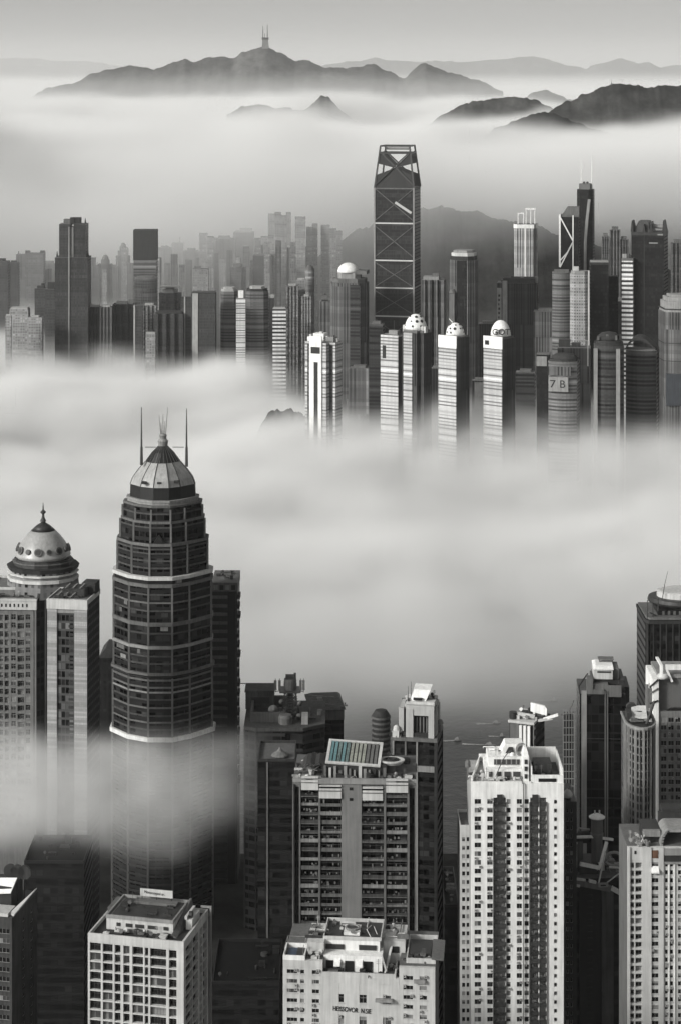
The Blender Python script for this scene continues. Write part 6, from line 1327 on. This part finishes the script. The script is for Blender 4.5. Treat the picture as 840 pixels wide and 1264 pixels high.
# ================================================================== hills
from mathutils import noise as mnoise
def hill_mat(name, v):
    m, t, p = nodes_of(name); tc = t.nodes.new('ShaderNodeTexCoord')
    n1 = noise(t, tc.outputs['Object'], .018, 8, .75); n2 = noise(t, tc.outputs['Object'], .005, 5, .65)
    k = mth(t, 'MULTIPLY', mrange(t, n1, .35, .65, .35, 2.0), mrange(t, n2, .35, .65, .5, 1.6))
    c = t.nodes.new('ShaderNodeVectorMath'); c.operation = 'SCALE'; c.inputs[0].default_value = (v, v, v * .97); t.links.new(k, c.inputs['Scale'])
    t.links.new(c.outputs[0], p.inputs['Base Color']); p.inputs['Roughness'].default_value = .95; p.inputs['Specular IOR Level'].default_value = .1
    return m
HM = hill_mat('wooded_slope', .04)
HD = hill_mat('dark_wooded_slope', .02)
def hill(name, pts, d, m, dep, seed, rough=1.0, step=2.0):
    """a ridge: crest through the given skyline, slopes with gullies falling to sea level on both sides"""
    xs = []
    px = pts[0][0]
    while px <= pts[-1][0] + .01: xs.append(px); px += step
    def crest(px):
        for (a, ya), (c, yc) in zip(pts, pts[1:]):
            if a <= px <= c:
                k = (px - a) / (c - a); k = k * k * (3 - 2 * k) * .5 + k * .5; return ya + (yc - ya) * k
        return pts[-1][1]
    N_ = 18; vs_, fs_ = [], []
    for px in xs:
        x = wx(px, d); zc = max(4, wz(crest(px), d)); 
        for j in range(2 * N_ + 1):
            q = j / N_ - 1; g = abs(q)
            prof = (1 - g) ** 1.0 * (1 - .25 * math.sin(math.pi * g))
            y = d + q * dep
            n = mnoise.fractal(Vector((x / 260 + seed, y / 260, seed)), .9, 2.1, 6); n2 = mnoise.ridged_multi_fractal(Vector((x / 420 + seed, y / 420, seed * .7)), .9, 2, 4, 1, 2)
            amp = rough * zc * .26 * min(1, g * 5)
            z = zc * prof + n * amp - n2 * amp * .8 + mnoise.fractal(Vector((x * 210 / d, y * 210 / d, seed)), .7, 2.1, 5) * 15.0 * rough * d / 9000 * (1 - .6 * min(1, g * 3))
            vs_.append((x, y, z if g < .98 else -3))
    W_ = 2 * N_ + 1
    for i in range(len(xs) - 1):
        for j in range(W_ - 1): fs_.append((i * W_ + j, (i + 1) * W_ + j, (i + 1) * W_ + j + 1, i * W_ + j + 1))
    mb = MB(); mb.sm = True; mb.add(vs_, fs_); o = mb.obj(name, m); tag(o, kind='structure'); return o
hill('hills', [(20, 128), (60, 109), (75, 105), (95, 102), (110, 92), (135, 86), (165, 80), (185, 84), (190, 86), (215, 77), (230, 73), (240, 76), (255, 72), (275, 70), (288, 73), (300, 64), (318, 59), (330, 57), (345, 64), (360, 73), (380, 75), (400, 82), (420, 84), (440, 82), (460, 80), (478, 87), (492, 95), (500, 96), (512, 84), (525, 77), (536, 83), (552, 90), (590, 99), (620, 112)], 9000, HM, 1500, 1.3, .5)
hill('hills', [(280, 142), (300, 131), (320, 129), (345, 133), (375, 136), (388, 126), (396, 118), (404, 119), (414, 130), (424, 140), (440, 150)], 6900, HM, 500, 4.1, .6)
hill('hills', [(510, 160), (530, 152), (548, 140), (562, 133), (572, 127), (590, 126), (612, 121), (635, 119), (655, 121), (672, 129), (690, 138), (720, 150)], 6400, HM, 600, 2.2, .6)
hill('hills', [(640, 126), (655, 114), (670, 111), (685, 116), (700, 122), (730, 132)], 8200, HM, 500, 8.2, .6)
hill('hills', [(660, 150), (684, 134), (700, 124), (720, 117), (740, 108), (762, 102), (780, 105), (800, 108), (820, 106), (845, 104), (880, 112), (930, 128), (990, 150)], 5500, HD, 900, 3.7, .6)
hill('hills', [(596, 168), (612, 158), (635, 149), (655, 141), (672, 138), (690, 143), (710, 151), (735, 160), (760, 166)], 5150, HD, 350, 5.9, .5)
hill('hills', [(-260, 96), (-120, 78), (-40, 74), (0, 72), (40, 71), (75, 76), (110, 76), (145, 80), (200, 96)], 21000, HM, 2500, 6.6, .4, 4)
hill('hills', [(380, 92), (400, 80), (430, 76), (460, 72), (480, 75), (500, 76), (540, 75), (570, 77), (600, 74), (640, 71), (655, 70), (675, 73), (705, 82), (722, 84), (745, 78), (765, 72), (785, 78), (800, 76), (815, 83), (845, 80), (900, 84), (960, 96)], 16000, HM, 2200, 7.5, .4, 3)
hill('hills', [(250, 420), (300, 390), (340, 355), (385, 322), (420, 297), (450, 280), (480, 268), (515, 258), (545, 256), (580, 262), (620, 270), (660, 280), (700, 292), (760, 310), (850, 340), (960, 380)], 3300, HD, 480, 9.4, .8)
hill('hills', [(312, 546), (324, 522), (333, 509), (341, 505), (350, 507), (359, 503), (368, 507), (378, 517), (390, 546)], 2030, HD, 34, 2.9, .9, .7)
# radio tower on the highest summit
zs = wz(59, 9000)
r_ = empty('radio_tower', (wx(327.5, 9000), 9000, zs - 4), 0, 'concrete radio tower with two tall aerials on the highest misty summit', 'radio tower')
mb = MB(); mb.prism([(-15, -15), (15, -15), (15, 15), (-15, 15)], 0, 38, [(-12, -12), (12, -12), (12, 12), (-12, 12)]); mb.obj('base', CONC, r_)
mb = MB(); mb.prism([(-14, -14), (14, -14), (14, 14), (-14, 14)], 38, 48, [(-15, -15), (15, -15), (15, 15), (-15, 15)]); mb.obj('platform', MIDC, r_)
for x in (-10, 9):
    mb = MB(); mb.tube((x, 0, 48), (x, 0, 100 + x * .3), 2.2, 8, 1.0); mb.obj('aerial', MIDC, r_)
mb = MB(); mb.tube((-2, 0, 48), (-2, 0, 66), 1.6, 6, 1.0); mb.obj('aerial', MIDC, r_)
t_ = empty('summit_mast', (wx(754, 5500), 5500, wz(103.5, 5500) - 4), 0, 'tiny mast on the dark right hand hilltop', 'mast')
mb = MB(); mb.tube((0, 0, 0), (0, 0, 13), .7, 6, .4); mb.obj('pole', MIDC, t_)
mb = MB(); mb.box(-2, 2, -2, 2, 0, 5); mb.obj('base_hut', CONC, t_)

# ================================================================== water, land, boats
def sheet(name, x0, x1, y0, y1, z, m, kind='structure'):
    mb = MB(); mb.add([(x0, y0, z), (x1, y0, z), (x1, y1, z), (x0, y1, z)], [(0, 1, 2, 3)]); return tag(mb.obj(name, m), kind=kind)
m, t, p = nodes_of('harbour_water')
tc = t.nodes.new('ShaderNodeTexCoord')
p.inputs['Base Color'].default_value = (.008, .009, .009, 1); p.inputs['Roughness'].default_value = .28; p.inputs['Specular IOR Level'].default_value = .28
bp = t.nodes.new('ShaderNodeBump'); bp.inputs['Strength'].default_value = .6; bp.inputs['Distance'].default_value = 1.0
t.links.new(noise(t, tc.outputs['Object'], .12, 5, .6), bp.inputs['Height']); t.links.new(bp.outputs[0], p.inputs['Normal'])
sheet('water', -26000, 26000, -1500, 27000, 0, m)
lm, t, p = nodes_of('dark_street_ground'); tc = t.nodes.new('ShaderNodeTexCoord')
c = t.nodes.new('ShaderNodeVectorMath'); c.operation = 'SCALE'; c.inputs[0].default_value = (.025, .025, .024); t.links.new(mrange(t, noise(t, tc.outputs['Object'], .05, 6, .7), .3, .7, .4, 1.8), c.inputs['Scale']); t.links.new(c.outputs[0], p.inputs['Base Color'])
p.inputs['Roughness'].default_value = .9; p.inputs['Specular IOR Level'].default_value = .1
mb = MB(); mb.box(-1500, 1500, -1400, 1085, .3, 2.0); tag(mb.obj('ground', lm), kind='structure')
mb = MB(); mb.box(-3000, 3000, 1790, 4200, .3, 2.0); tag(mb.obj('far_shore', lm), kind='structure')
foam = plain('wake_foam', .36, dirt=.6); hullm = plain('boat_hull', .2, dirt=.4)
for px, py, ln, lab in ((612, 889, 6, 'small ferry with a short double wake above the long streak on the dark water'), (604, 916, 8, 'launch trailing the longest straight pale wake on the dark harbour'), (683, 861, 6, 'faint boat near the fog edge right of the white sail roof'), (564, 910, 5, 'small boat close beside the dark tower with pale crown'), (619, 905, 4, 'small dim boat between the short double wake and the long streak')):
    dd = F * 398 / (py - HY) ; r_ = empty('boat', (wx(px, dd), dd, .1), R(random.Random(px).uniform(-10, 10)), lab, 'boat')
    mb = MB(); mb.loft([[(x, y * w_, z) for x, y, z, in ((x0, -1.0, .1), (x0, 1.0, .1), (x0, 1.15, .7), (x0, -1.15, .7))] for x0, w_ in ((-ln * .35, .8), (0, 1), (ln * .28, .85), (ln * .45, .12))]); mb.obj('hull', hullm, r_)
    mb = MB(); mb.box(-ln * .25, ln * .12, -.7, .7, .7, 1.5); mb.box(-ln * .1, ln * .06, -.5, .5, 1.5, 2.0); mb.obj('cabin', PALE, r_)
    mb = MB(); mb.tube((0, 0, 2), (0, 0, 3.0), .05, 5); mb.obj('mast', DSTEEL, r_)
    mb = MB(); n = 10
    mb.loft([[(-ln * .3 - i * ln * .2, -(.5 + .1 * i) + .3 * math.sin(i * 2.1), .02), (-ln * .3 - i * ln * .2, (.5 + .1 * i) + .3 * math.sin(i * 1.7), .02), (-ln * .3 - i * ln * .2, (.4 + .08 * i), .10), (-ln * .3 - i * ln * .2, -(.4 + .08 * i), .10)] for i in range(n)]); mb.obj('wake', foam, r_)

# ================================================================== fog and haze
def volmat(n, dens, attr, col=.985, g=0.0):
    m = bpy.data.materials.new(n); m.use_nodes = True; t = m.node_tree; t.nodes.clear()
    out = t.nodes.new('ShaderNodeOutputMaterial'); pv = t.nodes.new('ShaderNodeVolumePrincipled'); t.links.new(pv.outputs[0], out.inputs['Volume'])
    pv.inputs['Color'].default_value = (col, col, col * .995, 1); pv.inputs['Density'].default_value = dens; pv.inputs['Density Attribute'].default_value = attr; pv.inputs['Anisotropy'].default_value = g
    return m
def fog(name, lo, hi, res, dens, fn, col=.985):
    t = bpy.data.node_groups.new(name + '_nodes', 'GeometryNodeTree')
    t.interface.new_socket('Geometry', in_out='OUTPUT', socket_type='NodeSocketGeometry')
    out = t.nodes.new('NodeGroupOutput'); vc = t.nodes.new('GeometryNodeVolumeCube'); sm = t.nodes.new('GeometryNodeSetMaterial')
    vc.inputs['Min'].default_value = lo; vc.inputs['Max'].default_value = hi
    for k, v in zip('XYZ', res): vc.inputs['Resolution ' + k].default_value = v
    m = volmat(name, dens, 'density', col); sm.inputs['Material'].default_value = m
    t.links.new(vc.outputs[0], sm.inputs[0]); t.links.new(sm.outputs[0], out.inputs[0])
    pos = t.nodes.new('GeometryNodeInputPosition'); sx = t.nodes.new('ShaderNodeSeparateXYZ'); t.links.new(pos.outputs[0], sx.inputs[0])
    def nz(scale, zs=1.0, detail=3, off=0, rough=.5, sy=1.0):
        n = t.nodes.new('ShaderNodeTexNoise'); a = vscale(t, pos.outputs[0], (scale, scale * sy, scale * zs))
        va = t.nodes.new('ShaderNodeVectorMath'); va.operation = 'ADD'; va.inputs[1].default_value = (off, off * .7, off * .3)
        t.links.new(a, va.inputs[0]); t.links.new(va.outputs[0], n.inputs['Vector']); n.inputs['Scale'].default_value = 1; n.inputs['Detail'].default_value = detail; n.inputs['Roughness'].default_value = rough
        return n.outputs[0]
    M = lambda op, *a: mth(t, op, *a)
    ss = lambda v, a, b: mrange(t, v, a, b, 0, 1, True)
    def dips(lst):      # soft hollows, or bumps where depth is negative (x, y, half width x, half width y, depth) in the top of the fog
        tot = 0.0
        for x0, y0, rx, ry, dep in lst:
            u = M('DIVIDE', M('SUBTRACT', sx.outputs[0], x0), rx); v = M('DIVIDE', M('SUBTRACT', sx.outputs[1], y0), ry)
            tot = M('ADD', tot, M('MULTIPLY', M('EXPONENT', M('MULTIPLY', M('ADD', M('MULTIPLY', u, u), M('MULTIPLY', v, v)), -1.0)), dep))
        return tot
    nz.dips = dips
    t.links.new(fn(M, sx.outputs[0], sx.outputs[1], sx.outputs[2], nz, ss), vc.inputs['Density'])
    me = bpy.data.meshes.new(name); o = bpy.data.objects.new(name, me); COL.objects.link(o); me.materials.append(m)
    md = o.modifiers.new('fog', 'NODES'); md.node_group = t; o['kind'] = 'stuff'; return o
def harbour(M, x, y, z, nz, ss):
    far = ss(y, 1850, 2700)
    top = M('ADD', M('SUBTRACT', 78, M('MULTIPLY', far, 4)), M('ADD', M('MULTIPLY', M('SUBTRACT', nz(1 / 520, 0, 2, 0, .5, 1.7), .5), 130), M('MULTIPLY', M('SUBTRACT', nz(1 / 150, 0, 3, 5, .5, 1.4), .5), 46)))
    top = M('SUBTRACT', top, nz.dips([(-300, 2040, 200, 80, 70), (-420, 1900, 130, 90, -22), (-60, 1750, 150, 80, -14), (-180, 1900, 120, 60, 30), (190, 1720, 130, 60, 22), (60, 1600, 90, 60, 24), (330, 1640, 90, 60, 20), (170, 1900, 160, 60, -12), (-62, 1985, 55, 30, -10)]))
    top = M('ADD', top, M('MULTIPLY', M('SUBTRACT', nz(1 / 75, .8, 4, 21, .6, 1.2), .5), 46))
    a = ss(M('SUBTRACT', top, z), -14, 30)
    e = ss(M('ADD', y, M('MULTIPLY', M('SUBTRACT', nz(1 / 230, 0, 3, 7), .5), 260)), 1230, 1560)
    n = ss(nz(1 / 130, 1.6, 4, 3, .6), .3, .62)
    end = M('ADD', 1960, M('MULTIPLY', M('SUBTRACT', 1.0, ss(x, -260, 40)), 800))
    e2 = M('SUBTRACT', 1.0, ss(M('SUBTRACT', y, end), -60, 230))
    return M('MULTIPLY', M('MULTIPLY', M('MULTIPLY', a, e), e2), M('ADD', .12, M('MULTIPLY', n, .88)))
fog('fog_bank', (-1500, 1000, 0), (1500, 3700, 160), (200, 180, 40), .045, harbour)
def wisp(M, x, y, z, nz, ss):
    # a long low streak: thick in its middle, ragged below and at its right end
    u = M('DIVIDE', M('SUBTRACT', z, M('ADD', 97, M('MULTIPLY', M('SUBTRACT', nz(1 / 80, 0, 3, 2), .5), 34))), 27)
    v = M('DIVIDE', M('SUBTRACT', y, 905), 42)
    r = M('ADD', M('MULTIPLY', u, u), M('MULTIPLY', v, v))
    a = ss(M('SUBTRACT', 1.0, M('ADD', r, M('MULTIPLY', M('SUBTRACT', nz(1 / 40, 1.1, 5, 9, .66), .5), 3.0))), 0, 1.5)
    e = M('SUBTRACT', 1.0, ss(M('ADD', x, M('MULTIPLY', M('SUBTRACT', nz(1 / 50, 1, 4, 4, .6), .5), 100)), -118, -22))
    b = M('ADD', .35, M('MULTIPLY', ss(x, -230, -95), .65))
    b = M('MULTIPLY', b, ss(x, -425, -330))
    sk = M('MULTIPLY', M('MULTIPLY', ss(z, 46, 96), M('SUBTRACT', 1.0, ss(z, 88, 112))), M('MULTIPLY', ss(nz(1 / 50, 1, 3, 13), .3, .7), .07))
    a = M('ADD', a, M('MULTIPLY', sk, M('SUBTRACT', 1.0, ss(M('MULTIPLY', v, v), .3, 1.3))))
    return M('MULTIPLY', M('MULTIPLY', a, M('MULTIPLY', e, b)), M('ADD', .45, M('MULTIPLY', ss(nz(1 / 45, 1.5, 4, 6), .25, .65), .55)))
fog('fog_wisp', (-430, 840, 40), (40, 970, 150), (120, 40, 40), .06, wisp)
def ceiling(M, x, y, z, nz, ss):
    top = M('ADD', M('ADD', 296, M('MULTIPLY', ss(y, 4000, 9000), 34)), M('ADD', M('MULTIPLY', M('SUBTRACT', nz(1 / 1500, 0, 2, 1.7, .5, 1.2), .5), 230), M('MULTIPLY', M('SUBTRACT', nz(1 / 480, .6, 4, 3.1, .55), .5), 110)))
    top = M('SUBTRACT', top, nz.dips([(-620, 4050, 300, 230, 230), (-230, 4450, 240, 170, 120), (-770, 3560, 150, 230, -270), (-120, 3480, 70, 110, -40), (-330, 3650, 150, 150, -60), (-20, 3900, 170, 130, 70), (330, 4200, 260, 160, 90), (120, 4600, 200, 220, -45), (-420, 5200, 300, 260, -40), (-130, 6450, 600, 420, 75), (780, 4700, 650, 700, 50), (-900, 5600, 500, 500, 70)]))  # includes an unseen bump left of frame, added to shadow the cloud
    top = M('ADD', top, M('MULTIPLY', M('SUBTRACT', nz(1 / 210, .9, 4, 23, .6, 1.1), .5), 120))
    a = ss(M('SUBTRACT', top, z), -14, 50)
    b = ss(M('ADD', M('ADD', z, M('MULTIPLY', M('SUBTRACT', nz(1 / 650, .5, 4, 5), .5), 150)), M('MULTIPLY', M('SUBTRACT', 1.0, ss(x, -250, 120)), 30)), 118, 245)
    e = ss(M('ADD', y, M('MULTIPLY', M('SUBTRACT', nz(1 / 700, 0, 3, 7), .5), 700)), 2900, 3950)
    n = M('ADD', .12, M('MULTIPLY', ss(nz(1 / 520, 2, 4, 11, .6), .32, .6), .88))
    mist = M('MULTIPLY', M('MULTIPLY', ss(y, 2540, 3100), M('SUBTRACT', 1.0, ss(x, -200, 260))), .085)
    mist = M('ADD', mist, M('MULTIPLY', ss(y, 3350, 4100), .022))
    mist = M('MULTIPLY', mist, M('MULTIPLY', M('SUBTRACT', 1.0, ss(y, 4300, 5000)), M('SUBTRACT', 1.0, ss(z, 170, 320))))
    return M('ADD', M('MULTIPLY', M('MULTIPLY', M('MULTIPLY', a, e), b), n), mist)
fog('cloud_bank', (-2600, 2540, 0), (2600, 6500, 440), (240, 200, 50), .014, ceiling)
fog('cloud_bank', (-4200, 6500, 0), (4200, 14500, 440), (180, 170, 44), .014, ceiling)
def far_mist(M, x, y, z, nz, ss):
    low = M('MULTIPLY', M('MULTIPLY', M('SUBTRACT', 1.0, ss(M('ADD', z, M('MULTIPLY', M('SUBTRACT', nz(1 / 900, .5, 3, 31), .5), 70)), 345, 450)), ss(y, 5700, 8200)), 4.0)
    return M('ADD', low, M('MULTIPLY', ss(y, 5600, 9500), M('SUBTRACT', 1.0, ss(z, 500, 1000))))
fog('distant_mist', (-9000, 5600, 0), (9000, 25500, 1000), (60, 70, 60), 8e-5, far_mist)
hz = MB(); hz.box(-27000, 27000, -2000, 28000, -1.2, 1300); tag(hz.obj('haze', volmat('haze', 1.3e-5, '')), kind='stuff')
